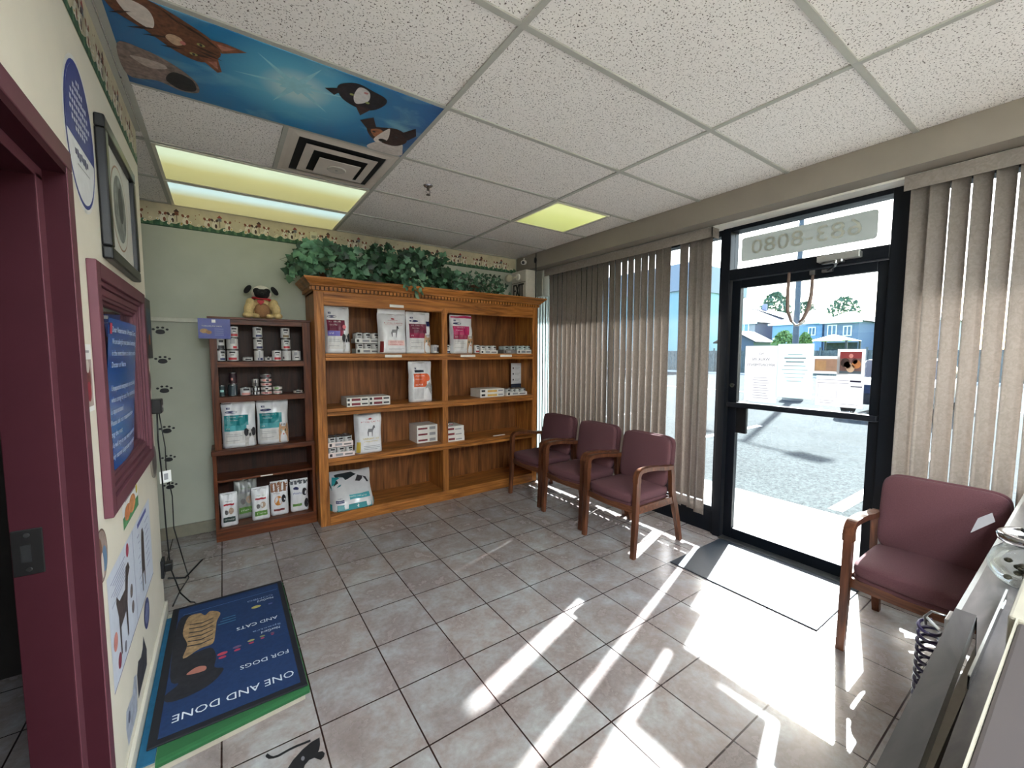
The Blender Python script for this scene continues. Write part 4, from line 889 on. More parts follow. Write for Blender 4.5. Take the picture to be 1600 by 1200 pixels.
def fill(x0, x1, y0, z, n, nd, r, h, lab, body=wb1, mk=mk_b, start=0, dy=None):
    for j in range(nd):
        for i in range(n):
            x = x0+(i+.5)*(x1-x0)/n
            can('%s %s can %s' % (('front', 'second-row')[j], (('left', 'right') if n == 2 else ('left', 'middle', 'right') if n == 3 else ('leftmost', 'second', 'third', 'rightmost'))[i], lab), x, y0+.004+r+j*2*r, z+.003, r, h, body, mk, rz=.1*i)
zt = 1.5155; yt = 3.90
tray('lower white can tray behind the silver lettered bag on the oak top shelf', 1.028, 1.262, 4.035, zt, .045, .16)
fill(1.031, 1.259, 4.035, zt, 3, 1, .0365, .095, 'in the lower tray right of the violet-panelled bag')
tray('upper white can tray stacked between the violet bag and the lettered bag', 1.022, 1.256, 4.035, zt+.099, .040, .16)
fill(1.025, 1.253, 4.035, zt+.099, 3, 2, .0365, .095, 'in the upper tray right of the violet-panelled bag')
can('white can standing just left of the centre stile on the top shelf', 1.772, yt+.03, zt, .042, .09, wb1, [(-40, 10, .3, .8, grey), (10, 45, .2, .7, blk)], .1)
can('white can half hidden just right of the centre stile', 1.912, yt+.02, zt, .036, .09, wb1, mk_b, -.4)
can('red and white can touching the crimson bag', 2.250, yt+.01, zt, .033, .095, wb1, mk_rc, 0)
tray('small white tray of cans right of the crimson bag', 2.290, 2.510, yt-.01, zt, .035, .16, cat='tray'); fill(2.293, 2.507, yt-.01, zt, 3, 2, .035, .085, 'in the white tray right of the crimson bag')
tray('dark printed can tray towards the right end of the oak top shelf', 2.60, 2.775, yt, zt, .045, .16, m=M((120, 116, 112), .6)); fill(2.603, 2.772, yt, zt, 2, 2, .037, .085, 'in the dark tray on the oak top shelf', M((150, 160, 158), .4))
tray('white can tray at the far right end of the oak top shelf', 2.780, 2.985, yt-.01, zt, .045, .16); fill(2.783, 2.982, yt-.01, zt, 3, 2, .033, .09, 'in the tray at the right end of the top shelf', M((170, 184, 182), .4))
# second shelf: low cartons
zt = 1.0355; rd = [(.03, .14, .25, .8, blk), (.22, .62, .25, .8, dkred), (.68, .95, .35, .7, blk)]
for (x0, x1, s) in ((.897, 1.090, 'left'), (1.094, 1.290, 'right')):
    for k, l in enumerate(('lower', 'upper')):
        closed_box('%s flat white carton with a red panel, %s stack on the second oak shelf' % (l, s), x0, x1, 3.885, zt+k*.0405, .040, .22, rd)
        for q in range(2 if k else 0): pass
yl = [(.05, .2, .3, .8, blk), (.3, .7, .2, .7, M((214, 170, 90), .5)), (.75, .95, .3, .7, grey)]
for k, l in enumerate(('lower', 'upper')): closed_box('%s of two white cartons with a yellow patch, right bay of the second oak shelf' % l, 2.290, 2.600, 3.90, zt+k*.0455, .045, .22, yl)
tray('white tray of low cans at the right end of the second oak shelf', 2.640, 2.925, 3.90, zt, .04, .20)
fill(2.643, 2.922, 3.90, zt, 4, 2, .034, .075, 'in the tray at the right end of the second shelf', M((190, 190, 186), .4))
b = MB(); b.box(2.85, 2.998, 4.12, 4.124, 1.15, 1.40, M((206, 206, 208), .5)); b.box(2.85, 2.998, 4.119, 4.12, 1.10, 1.15, M((36, 44, 60), .5)); T = frame((2.85, 4.1185, 1.10), (1, 0, 0), (0, 0, 1))
for i in range(3): b.ell(.03, .10+i*.07, .010, .012, 0, blk, T, 10); b.rect(.05, .105+i*.07, .13, .109+i*.07, 0, grey, T); b.rect(.05, .09+i*.07, .11, .094+i*.07, 0, grey, T)
b.box(2.85, 2.998, 4.119, 4.18, 1.0355, 1.10, M((36, 44, 60), .5)); single(b, 'display_card', 'pale printed card with three dark marks inside the right end of the second oak shelf', 'card')
# third shelf
zt = .5955
tray('lower pink-edged can tray at the left end of the third oak shelf', .727, .950, 3.87, zt, .042, .2, m=M((228, 212, 208), .6)); fill(.730, .947, 3.87, zt, 3, 1, .0345, .088, 'in the lower tray on the third oak shelf')
tray('upper pink-edged can tray at the left end of the third oak shelf', .727, .940, 3.87, zt+.092, .042, .2, m=M((228, 212, 208), .6)); fill(.730, .937, 3.87, zt+.092, 3, 2, .0345, .088, 'in the upper tray on the third oak shelf')
for k, l in enumerate(('bottom', 'middle', 'top')):
    closed_box('%s flat carton in the left-bay stack behind the centre stile, third oak shelf' % l, 1.60, 1.825, 4.0, zt+k*.0605, .060, .22, [(.05, .5, .3, .6, dkred), (.6, .9, .2, .7, grey)])
for k, l in enumerate(('bottom', 'middle', 'top')):
    closed_box('%s flat carton in the stack just right of the centre stile, third oak shelf' % l, 1.876-.004*k, 2.085-.004*k, 3.885, zt+k*.0535, .053, .22, [(.1, .45, .3, .7, dkred), (.5, .85, .3, .5, grey)])
can('flat can on top of the carton stack right of the centre stile', 1.95, 3.96, zt+.1615, .036, .032, wb1, [(-40, 40, .3, .7, dkred)])
b = MB(); b.box(2.45, 2.60, 3.88, 3.90, .5955, .6015, card); single(b, 'paper_strip', 'thin pale strip lying on the third oak shelf in the right bay', 'strip')

# ------------------------------------------------------------------ toy dog
TZ = 1.8035
td = thing('plush_dog', 'plush pug with a black face, white head and red collar sitting on the walnut bookcase', 'plush toy', (.29, 4.14, TZ))
pl_c = M((206, 180, 128), .9, var=.15, scale=80, bmp=.5); pl_d = M((150, 110, 74), .9, var=.12, scale=80, bmp=.5); pl_w = M((214, 208, 196), .9, var=.08, scale=80, bmp=.4); pl_k = M((18, 16, 18), .85, var=.2, scale=80, bmp=.4)
def fused(name, par, blobs, m, vox=.006):
    b = MB()
    for c, r in blobs: b.sq(c[0], c[1], c[2], r[0], r[1], r[2], m, 1, 1, n=10, k=16)
    o = b.build(name, par); r_ = o.modifiers.new('fuse', 'REMESH'); r_.mode = 'VOXEL'; r_.voxel_size = vox; r_.use_smooth_shade = True
    s_ = o.modifiers.new('soften', 'SMOOTH'); s_.iterations = 4; return o
dx, dy, dz = .29, 4.14, TZ
fused('body', td, [((dx, dy, dz+.075), (.075, .06, .075)), ((dx, dy, dz+.13), (.062, .05, .055)), ((dx-.085, dy-.045, dz+.12), (.036, .034, .05)), ((dx-.10, dy-.06, dz+.075), (.034, .034, .055)), ((dx+.085, dy-.045, dz+.12), (.036, .034, .05)), ((dx+.10, dy-.06, dz+.075), (.034, .034, .055)), ((dx-.11, dy-.075, dz+.026), (.036, .045, .026)), ((dx+.11, dy-.075, dz+.026), (.036, .045, .026)), ((dx-.05, dy-.05, dz+.022), (.03, .05, .022)), ((dx+.05, dy-.05, dz+.022), (.03, .05, .022))], pl_c)
b = MB(); b.sq(dx, dy-.045, dz+.072, .058, .03, .06, pl_d, 1, 1); b.build('belly', td)
fused('head', td, [((dx, dy-.02, dz+.215), (.075, .06, .055)), ((dx, dy-.02, dz+.24), (.062, .05, .04))], pl_w)
fused('mask', td, [((dx, dy-.06, dz+.205), (.058, .035, .042)), ((dx-.035, dy-.05, dz+.23), (.03, .028, .026)), ((dx+.035, dy-.05, dz+.23), (.03, .028, .026)), ((dx, dy-.085, dz+.195), (.036, .026, .026))], pl_k)
for s_ in (-1, 1):
    b = MB(); b.sq(0, 0, 0, .020, .012, .040, pl_k, .9, .9, T=xf((dx+s_*.098, dy-.015, dz+.243), 0, s_*-.6 if s_ > 0 else .6, 0)); b.build('ear', td)
    b = MB(); b.lathe([(.0001, -.006), (.005, -.003), (.006, 0), (.005, .003), (.0001, .006)], black_p, xf((dx+s_*.026, dy-.086, dz+.226)), 10); b.build('eye', td)
b = MB(); b.sq(dx, dy-.112, dz+.205, .012, .007, .008, black_p, 1, 1); b.build('nose', td)
b = MB(); rc = M((170, 34, 44), .6, var=.15, scale=60)
b.tube([(dx+.066*math.cos(a), dy-.015+.056*math.sin(a), dz+.168-.006*math.cos(a)) for a in [2*PI*i/24 for i in range(25)]], .009, rc); b.build('collar', td)
b = MB(); P = []
for i in range(24): a = 2*PI*i/24; P.append((.0018*16*math.sin(a)**3*.9, .0018*(13*math.cos(a)-5*math.cos(2*a)-2*math.cos(3*a)-math.cos(4*a))*.9))
b.prism(P, 0, .008, rc, frame((dx-.012, dy-.068, dz+.138), (1, .1, 0), (0, -.1, 1))); b.build('heart_tag', td)

# blue flyer hanging over the walnut bookcase's corner
b = MB(); fb = M((26, 42, 138), .4); T = frame((-.146, 3.975, 1.628), (1, .04, 0), (0, 0, 1)); w, h = .205, .155
b.box(0, w, 0, h, -.0015, 0, fb, T); b.rect(w*.42, h*.80, w*.54, h*.95, .0004, wht, T); b.text('THERAPEUTIC DIETS', w*.42, h*.62, .013, .0004, wht, T, width=w*.62)
for i in range(4): b.rect(w*.5, h*(.48-i*.1), w*.78, h*(.50-i*.1), .0004, M((120, 130, 190), .5), T)
b.ell(w*.18, h*.38, .026, .018, .0005, M((176, 140, 96), .6, var=.3, scale=70), T); b.ell(w*.32, h*.32, .018, .014, .0006, M((150, 110, 76), .6, var=.3, scale=70), T)
o = single(b, 'flyer', 'blue flyer with kibble picture hung on the upper left corner of the walnut bookcase', 'flyer')
# ------------------------------------------------------------------ ivy on the bookcase
def leaf_mat(name, c1, c2, rough=.45):
    m, nt, b = new_mat(name); n = N(nt, 'ShaderNodeTexNoise'); n.inputs['Scale'].default_value = 9; nt.links.new(coord(nt), n.inputs['Vector'])
    nt.links.new(ramp(nt, n.outputs[0], [(.35, lin(c1)), (.65, lin(c2))]), b.inputs['Base Color']); b.inputs['Roughness'].default_value = rough; return m
lf1 = leaf_mat('ivy_leaf', (38, 74, 54), (92, 138, 104)); lf2 = leaf_mat('ivy_leaf_dark', (20, 44, 30), (46, 84, 54)); lf3 = leaf_mat('variegated_leaf', (50, 92, 56), (150, 178, 140)); stem_m = M((60, 54, 36), .8)
IVY = [(0, 0), (.22, -.12), (.42, .02), (.36, .25), (.56, .42), (.32, .52), (.22, .68), (0, 1.0), (-.22, .68), (-.32, .52), (-.56, .42), (-.36, .25), (-.42, .02), (-.22, -.12)]
OVAL = [(0, 0), (.2, .12), (.3, .4), (.22, .72), (0, 1.0), (-.22, .72), (-.3, .4), (-.2, .12)]
def leaf(b, p, s, d, rnd, m, shape=IVY):
    up = Vector((rnd.uniform(-.6, .6), -1.0, rnd.uniform(-.2, .9))).normalized(); d = Vector(d).normalized(); r = d.cross(up).normalized(); n = r.cross(d)
    V = [Vector(p)+r*(x*s)+d*(y*s)+n*(abs(x)*-.25*s-.12*s*y*y) for x, y in shape]
    c = Vector(p)+d*(.4*s); V.append(c); k = len(shape)
    b.add(V, [(i, (i+1) % k, k) for i in range(k)], m, None, True)
def ivy(name, label, x0, x1, zlo, zhi, nl, size, mats, seed, trail=(), shape=IVY, y0=3.80, y1=4.12):
    rnd = random.Random(seed); t = thing(name, label, 'plant', ((x0+x1)/2, 3.98, 2.149))
    b = MB(); s = MB()
    for i in range(nl):
        x = rnd.uniform(x0, x1); e = min(1, 5*min((x-x0), (x1-x))/(x1-x0)+.25); z = zlo+(zhi-zlo)*(rnd.random()**.8)*e; y = rnd.uniform(y0, y1)
        if z < 2.16: z = 2.16
        a = rnd.uniform(0, 2*PI); leaf(b, (x, y, z), size*rnd.uniform(.6, 1.15), (math.cos(a), -.35+.3*math.sin(a), rnd.uniform(-.9, .7)), rnd, rnd.choice(mats), shape)
    for k in range(int((x1-x0)*14)):
        x = x0+(x1-x0)*(k+.5)/int((x1-x0)*14); P = []
        for q in range(5): P.append((x+rnd.uniform(-.04, .04)*q, 3.98+rnd.uniform(-.03, .03)*q, 2.15+(zhi-2.2)*q/4*.8))
        s.tube(P, .0025, stem_m, 5)
    for pts in trail:
        P = [Vector(p) for p in pts]; s.tube(P, .0025, stem_m, 5)
        for i in range(len(P)-1):
            for q in range(3):
                p = P[i].lerp(P[i+1], q/3); leaf(b, p+Vector((0, -.01, 0)), size*rnd.uniform(.7, 1.05), (rnd.uniform(-1, 1), -.4, -.8), rnd, rnd.choice(mats), shape)
    b.build('foliage', t); s.build('stem', t)
    b = MB(); b.lathe([(.045, 0), (.06, .09), (.065, .10), (.055, .095), (.05, .02)], M((110, 70, 46), .7), xf(((x0+x1)/2, 4.0, 2.1485)), 18); b.build('basket', t); return t
ivy('ivy_plant', 'pale-leaved trailing ivy at the left end of the oak bookcase top', .50, 1.06, 2.17, 2.46, 330, .075, [lf1, lf1, lf2], 1, trail=[((.62, 3.84, 2.22), (.54, 3.78, 2.25), (.48, 3.76, 2.18), (.455, 3.76, 2.10)), ((.60, 3.80, 2.3), (.52, 3.76, 2.33), (.46, 3.76, 2.26))])
ivy('ivy_plant', 'dark dense ivy mound in the middle of the oak bookcase top', 1.00, 2.0, 2.17, 2.50, 520, .07, [lf2, lf2, lf1], 2)
ivy('pothos_plant', 'variegated pothos trailing over the cornice in the middle of the oak bookcase', 1.32, 1.66, 2.17, 2.36, 70, .06, [lf3, lf1], 3, trail=[((1.45, 3.80, 2.22), (1.47, 3.745, 2.17), (1.49, 3.74, 2.10), (1.50, 3.74, 2.04)), ((1.55, 3.80, 2.22), (1.56, 3.745, 2.16), (1.55, 3.74, 2.08)), ((1.40, 3.8, 2.22), (1.40, 3.745, 2.17), (1.42, 3.74, 2.11))], shape=OVAL)
ivy('fern_sprig_plant', 'sparse fine-leaved greenery at the right end of the oak bookcase top', 1.95, 2.62, 2.17, 2.36, 420, .045, [lf2, lf1], 4, shape=OVAL)

# ------------------------------------------------------------------ chairs
up_m = M((92, 57, 62), .92, var=.10, scale=220, bmp=.25, name='mauve_upholstery'); up_d = M((88, 52, 57), .92, var=.10, scale=220, bmp=.2)
ash = wood('chair_wood', (66, 36, 22), (120, 74, 50), 'z', .35); ash_x = wood('chair_wood_rail', (66, 36, 22), (120, 74, 50), 'y', .35)
def arc(cx, cz, r, a0, a1, n=6): return [(cx+r*math.cos(math.radians(a0+(a1-a0)*i/n)), cz+r*math.sin(math.radians(a0+(a1-a0)*i/n))) for i in range(n+1)]
def make_chair(label):
    t = thing('armchair', label, 'chair', (0, 0, 0), 'waiting room armchairs')
    for s in (-1, 1):
        y = s*.252
        P = [(-.285, 0), (-.272, .2), (-.262, .42), (-.258, .575)]; b = MB(); b.ribbon(P, .036, [.030, .036, .044, .042], ash, y); b.build('front_leg', t)
        P = [(-.258, .57)]+arc(-.208, .605, .050, 180, 95, 6)+[(-.15, .657), (-.05, .650), (.06, .632), (.14, .628)]
        b = MB(); b.ribbon(P, .046, [.042, .040, .036, .034, .032, .030, .030, .030, .030, .030, .030, .032][:len(P)], ash, y); b.build('armrest', t)
        P = [(.292, 0), (.252, .17), (.205, .33), (.178, .42), (.165, .55), (.150, .64)]; b = MB(); b.ribbon(P, .034, [.034, .040, .046, .050, .040, .034], ash, y); b.build('rear_leg', t)
        b = MB(); b.box(-.262, .19, y-.011, y+.011, .330, .385, ash_x, bev=.003); b.build('side_rail', t)
    b = MB(); V = []; n = 10
    for i in range(n+1):
        y = -.24+.48*i/n; x = -.262-.022*math.cos((i/n-.5)*PI)
        V += [(x, y, .335), (x+.02, y, .335), (x+.02, y, .382), (x, y, .382)]
    F = []
    for i in range(n):
        for j in range(4): F.append((i*4+j, (i+1)*4+j, (i+1)*4+(j+1) % 4, i*4+(j+1) % 4))
    b.add(V, F, ash_x); b.build('front_rail', t)
    b = MB(); b.box(.165, .185, -.24, .24, .33, .385, ash_x, bev=.003); b.build('rear_rail', t)
    bow = lambda k: (lambda x, y, z: (x-(k*math.cos(y/.24*PI/2) if x < 0 else 0), y, z+(.010*(1-(y/.24)**2) if z > 0 else 0)))
    b = MB(); b.sq(-.045, 0, .388, .215, .236, .018, up_d, .35, .22, fn=bow(.03)); b.build('seat_base', t)
    b = MB(); b.sq(-.048, 0, .432, .222, .238, .040, up_m, .45, .22, n=16, k=40, fn=bow(.035)); b.build('seat', t)
    T = xf((.165, 0, .650), 0, math.radians(8), 0)
    b = MB(); b.sq(0, 0, 0, .034, .228, .205, up_m, .22, .45, T=T @ Matrix.Rotation(PI/2, 4, 'Y') @ Matrix.Identity(4), n=16, k=36) if False else None
    def pad(b, cx, th, hy, hz, m, bulge):
        # upright cushion: rounded rectangle in (y,z), thickness along x
        V = []; F = []; n1, n2 = 10, 44
        for i in range(n1+1):
            ph = -PI/2+PI*i/n1; sx = math.copysign(abs(math.sin(ph))**.5, math.sin(ph)); rr = abs(math.cos(ph))**.28
            for j in range(n2):
                a = 2*PI*j/n2; cy_ = math.copysign(abs(math.cos(a))**.28, math.cos(a)); cz_ = math.copysign(abs(math.sin(a))**.28, math.sin(a))
                y = hy*rr*cy_; z = hz*rr*cz_; V.append(T @ Vector((cx+sx*th+bulge*(1-(y/hy)**2)*0-.018*(1-(y/hy)**2), y, z)))
        for i in range(n1):
            for j in range(n2): F.append((i*n2+j, i*n2+(j+1) % n2, (i+1)*n2+(j+1) % n2, (i+1)*n2+j))
        b.add(V, [f[::-1] for f in F], m, None, True)
    b = MB(); pad(b, -.012, .026, .236, .205, up_m, 0); b.build('backrest', t)
    b = MB(); pad(b, .045, .024, .238, .212, up_d, 0); b.build('back_shell', t)
    b = MB()
    for s in (-1, 1): b.box(.150, .180, s*.222-.012, s*.222+.012, .42, .52, steel); 
    b.build('back_bracket', t); return t
c0 = make_chair('mauve armchair nearest the glass door in the row of three'); c0.location = (2.722, 2.185, 0)
copy_tree(c0, (2.765, 2.780, 0), 'mauve armchair in the middle of the row of three along the blinds')
copy_tree(c0, (2.80, 3.395, 0), 'mauve armchair next to the oak bookcase, farthest of the row of three')
copy_tree(c0, (2.845, .455, 0), 'single mauve armchair right of the glass door beside the counter')

# ------------------------------------------------------------------ counter
lam = marble_mat('counter_laminate', (66, 63, 65), (96, 91, 91), .28); lam2 = marble_mat('counter_laminate_matte', (46, 44, 46), (68, 64, 65), .5)
ct = thing('reception_counter', 'grey laminate reception counter with a dark slot, running to the window wall', 'counter', (1.8, -.1, 0))
edge = M((160, 160, 158), .25, var=.04)  # pale tone stands in for light caught along the counter edge
b = MB(); b.prism([(1.49, .184), (3.15, .190), (3.15, -.5), (.30, -.5), (.30, .108), (.86, .113), (1.24, .119), (1.49, .148)], .845, .878, lam, side=black_m); b.build('worktop', ct)  # black cut sides put the shade of the slot into the colour
b = MB(); b.prism([(1.49, .176), (1.49, .186), (3.15, .192), (3.15, .182)], .842, .8785, edge); b.build('lit_edge_strip', ct)
b = MB(); b.prism([(.30, .158), (.80, .169), (1.488, .185), (1.488, .149), (.86, .131), (.30, .120)], .842, .884, lam2, side=edge); b.build('ledge_cap', ct)
b = MB(); b.box(.30, 3.15, .125, .140, .0, .842, M((150, 140, 126), .6)); b.box(.3, 1.5, .09, .10, .5, .84, black_m); b.box(.3, 1.5, .10, .135, .5, .51, black_m); b.build('front_panel', ct)  # black sheets line the slot in place of its shade
b = MB(); b.box(3.04, 3.15, -.2, .19, .8785, .892, M((60, 58, 56), .4), bev=.002); single(b, 'end_slab', 'dark flat slab at the far end of the counter by the blinds', 'slab')
# taupe device box near the camera
tb = thing('equipment_box', 'taupe flat-topped box with pale edges on the counter at the lower right corner', 'box', (.55, -.2, .8785))
tpe = M((50, 43, 42), .6, var=.05, scale=4); crm = M((134, 128, 114), .5, var=.04)
b = MB(); b.box(.20, .905, -.42, .052, .8785, 1.145, tpe, bev=.004); b.build('body', tb)
b = MB(); b.box(.20, .912, .052, .0540, .8785, 1.148, crm); b.build('edge_band', tb)
b = MB(); b.box(.912, 1.20, -.42, .062, .8785, 1.147, crm, bev=.004); b.build('rear_cover', tb)
b = MB(); b.box(.84, .87, -.006, .020, 1.145, 1.148, M((60, 44, 40), .6)); b.build('dark_spot', tb)
b = MB(); b.box(1.15, 1.66, .1165, .1195, .8785, .905, glass_mat('acrylic', (.85, .88, .88))); b.box(1.15, 1.66, .1160, .1200, .905, .9075, M((190, 190, 186), .25)); single(b, 'acrylic_strip', 'long low clear acrylic strip standing on the counter behind the glass jar', 'strip')
# glass jar with chrome lid
jr = thing('glass_jar', 'round clear glass jar with chrome lid and dark treats on the reception counter', 'jar', (1.80, .080, .8787))
gl = glass_mat('jar_glass', (.86, .89, .89), .45); JT = Matrix.Translation((1.80, .080, .8787)) @ Matrix.Diagonal((1.12, 1.12, .66, 1))
b = MB(); b.lathe([(.040, 0), (.060, .012), (.078, .05), (.082, .09), (.074, .13), (.056, .165), (.052, .185), (.058, .195)], gl, JT, 40, True, False); b.lathe([(.0001, .001), (.040, .001)], gl, JT, 40, True, False); b.build('glass_body', jr)
b = MB(); b.lathe([(.058, .186), (.068, .190), (.070, .212), (.066, .220), (.055, .223), (.052, .219), (.0005, .217)], chrome, JT, 40); b.build('lid', jr)
b = MB(); b.box(-.050, .050, -.010, .010, .220, .228, M((40, 44, 52), .3, .6), T=JT @ Matrix.Rotation(.5, 4, 'Z'), bev=.002); b.build('lid_handle', jr)
b = MB(); rnd = random.Random(9)
for i in range(60):
    a = rnd.uniform(0, 2*PI); z = rnd.uniform(.015, .07); r = rnd.uniform(0, .05+.2*(z-.015)); b.sq(1.80+r*math.cos(a), .080+r*math.sin(a), .8787+z*.8, .014, .009, .006, M((66, 60, 44), .7, var=.3, scale=60), 1, 1, n=5, k=8)
o = b.build('treats', jr); o['kind'] = 'stuff'
b = MB(); T = frame((1.745, .178, 1.045), (.55, -.8, .05), (.1, .15, .98)); b.prism([(-.030, -.030), (.026, .006), (.022, .030), (-.010, .012)], 0, .0008, M((100, 97, 100), .6, var=.05), T); single(b, 'paper_tag', 'small pale paper tag leaning against the chrome-lidded jar', 'tag')
# spiral leash clipped to the counter edge
sp = thing('spiral_cord', 'dark purple spiral key cord hanging from the front edge of the counter', 'cord', (1.45, .215, .75))
b = MB(); pc_ = M((38, 30, 62), .3, var=.1); P = []
for i in range(200):
    a = i*2*PI/18; z = .835-i*.00115; P.append((1.45+.030*math.cos(a), .222+.020*math.sin(a), z))
b.tube(P, .0042, pc_, 6); b.build('coil', sp)
b = MB(); b.tube([(1.45, .192, .872), (1.45, .22, .870), (1.45, .232, .850), (1.445, .228, .832)], .003, steel); b.box(1.42, 1.48, .185, .193, .85, .877, steel, bev=.002); b.tube([(1.42, .20, .845), (1.48, .235, .838)], .0035, M((206, 206, 206), .3, .3)); b.build('clip', sp)

# ------------------------------------------------------------------ door mat, platform, floor sticker
b = MB(); b.box(2.618, 3.298, .83, 1.745, .0005, .008, M((26, 36, 48), .5, var=.15, scale=90, bmp=.1, spec=.5), bev=.003); single(b, 'door_mat', 'dark navy door mat inside the glass door', 'mat')
b = MB(); b.prism([(XL+.016, 1.868), (.238, 1.933), (.238, 2.955), (XL+.016, 2.955)], .0005, .0395, M((168, 160, 144), .6, var=.05)); single(b, 'weighing_platform', 'low cream platform under the green and blue mats by the left wall', 'platform')
b = MB(); tq = M((16, 84, 116), .85, var=.12, scale=40); b.box(XL+.016, -.262, 1.885, 2.90, .0400, .046, tq); single(b, 'blue_mat', 'narrow teal blue mat along the left wall on the cream platform', 'mat')
def grass():
    m, nt, b = new_mat('green_mat'); v = coord(nt, (60, 60, 1)); w = N(nt, 'ShaderNodeTexWave'); w.inputs['Scale'].default_value = 3.0; w.inputs['Distortion'].default_value = 1; nt.links.new(v, w.inputs['Vector'])
    nt.links.new(ramp(nt, w.outputs[0], [(.2, lin((18, 62, 34))), (.8, lin((46, 112, 62)))]), b.inputs['Base Color']); b.inputs['Roughness'].default_value = .95; return m
gm = grass(); b = MB(); V = []; F = []      # draped over the front edge
prof = [(1.926, .0385), (1.931, .043), (1.943, .0465), (2.4, .0475), (2.94, .0475), (2.965, .044)]
for x, q in ((-.2600, -.058), (.256, .000)):
    for i, (y, z) in enumerate(prof): V.append((x, y+(q if i < 3 else 0), z))
    for i, (y, z) in enumerate(prof): V.append((x, y+(q if i < 3 else 0), z-(.006 if i > 1 else .012)))
n = len(prof)
for k in (0, n):
    for i in range(n-1): F.append((k+i, k+i+1, 2*n+k+i+1, 2*n+k+i))
F += [(0, 2*n, 3*n, n), (n-1, 2*n-1, 4*n-1, 3*n-1)]
for base in (0, 2*n):
    for i in range(n-1): F.append((base+i, base+i+1, base+n+i+1, base+n+i))
b.add(V, F, gm); single(b, 'green_mat', 'bright green turf mat under the printed blue mat on the platform', 'mat')
pm = thing('printed_mat', 'navy blue advertising mat reading ONE AND DONE upside down, topmost on the platform', 'mat', (-.015, 2.45, .048))
b = MB(); b.box(-.292, .252, 1.945, 2.972, .048, .055, M((20, 22, 30), .7), bev=.003); b.build('border', pm)
mb_ = M((17, 46, 88), .8, var=.12, scale=60, bmp=.2)
b = MB(); b.box(-.262, .226, 1.975, 2.945, .0552, .0562, mb_)
T = frame((0, 0, .0566), (-1, 0, 0), (0, -1, 0)); L = M((206, 214, 222), .7)      # local (x,y) = (-X,-Y)
b.text('ONE AND DONE', .008, -2.056, .060, 0, L, T, width=.435); b.text('FOR DOGS', -.108, -2.226, .040, 0, L, T, width=.20); b.text('AND CATS', -.096, -2.56, .040, 0, L, T, width=.19)
b.text('NexGard', -.150, -2.455, .030, 0, L, T, width=.085); b.text('Spectra', -.135, -2.485, .022, 0, M((130, 150, 180), .7), T, width=.13)
b.text('NexGard', -.150, -2.785, .030, 0, L, T, width=.08); b.text('COMBO', -.125, -2.815, .026, 0, M((130, 150, 180), .7), T, width=.13)
for i in range(3): b.rect(.00, -2.66-i*.025, .08-.01*i, -2.655-i*.025, 0, M((60, 120, 150), .7), T)
b.rect(-.22, -2.872, .24, -2.869, 0, M((70, 110, 160), .7), T)
def shp(pts, z, m):
    P = []; n = len(pts)
    for i in range(n):
        p0, p1, p2, p3 = pts[i-1], pts[i], pts[(i+1) % n], pts[(i+2) % n]
        for k in range(4): q = k/4; P.append(tuple(.5*((2*p1[a])+(-p0[a]+p2[a])*q+(2*p0[a]-5*p1[a]+4*p2[a]-p3[a])*q*q+(-p0[a]+3*p1[a]-3*p2[a]+p3[a])*q**3) for a in (0, 1)))
    b.flat([(-x, -y) for x, y in P][::1], z, m, T)
dg_ = M((30, 30, 36), .85, var=.3, scale=40)
shp([(-.258, 2.80), (-.20, 2.84), (-.19, 2.60), (-.20, 2.47), (-.11, 2.47), (-.085, 2.38), (-.09, 2.30), (-.055, 2.262), (-.10, 2.19), (-.18, 2.16), (-.25, 2.17), (-.262, 2.22), (-.22, 2.27), (-.255, 2.34)], .0004, dg_)
ct_ = M((150, 122, 88), .85, var=.35, scale=50)
shp([(-.215, 2.83), (-.165, 2.84), (-.14, 2.80), (-.115, 2.83), (-.07, 2.78), (-.085, 2.70), (-.09, 2.60), (-.10, 2.50), (-.15, 2.49), (-.215, 2.45), (-.205, 2.56), (-.23, 2.68)], .0008, ct_)
for i in range(6): y = 2.54+i*.04; b.flat([(-x, -yy) for x, yy in [(-.205, y), (-.15, y-.018), (-.10, y+.002), (-.10, y+.008), (-.15, y-.008), (-.205, y+.008)]][::-1], .0012, dg_, T)
shp([(-.195, 2.315), (-.16, 2.345), (-.125, 2.33), (-.125, 2.30), (-.16, 2.30)], .0012, M((170, 110, 96), .8))
for i, (x, y) in enumerate(((-.06, 2.385), (.0, 2.40), (.06, 2.415), (.11, 2.42), (.155, 2.42))):
    k = 1-.14*i; b.ell(-x, -y, .022*k, .012*k, .0004, (M((170, 60, 80), .7), M((96, 80, 110), .7), M((150, 150, 100), .7), M((120, 130, 90), .7), M((120, 70, 90), .7))[i], T, 10); b.ell(-x, -y+.03*k, .016*k, .010*k, .0004, M((160, 50, 80), .7), T, 10)
b.ell(-.10, -2.73, .024, .014, .0004, M((170, 160, 90), .7), T, 12); b.ell(-.17, -2.72, .012, .008, .0004, M((70, 80, 130), .7), T, 10)
b.build('print', pm)
b = MB(); T = frame((0, 0, .0006), (1, 0, 0), (0, 1, 0)); ck = M((24, 24, 28), .5)      # black cat cut-out on the tile
b.flat([(.10, 1.50), (.12, 1.60), (.135, 1.632), (.155, 1.655), (.19, 1.68), (.225, 1.695), (.254, 1.698), (.250, 1.665), (.244, 1.645), (.238, 1.635), (.252, 1.630), (.258, 1.615), (.252, 1.602), (.240, 1.595), (.232, 1.605), (.222, 1.618), (.205, 1.620), (.188, 1.608), (.180, 1.590), (.178, 1.50)], .0, ck, T)
P = [(.222, 1.703), (.200, 1.705), (.175, 1.708), (.150, 1.708), (.130, 1.706), (.112, 1.704), (.096, 1.707), (.084, 1.716), (.077, 1.728), (.075, 1.737)]; V = []
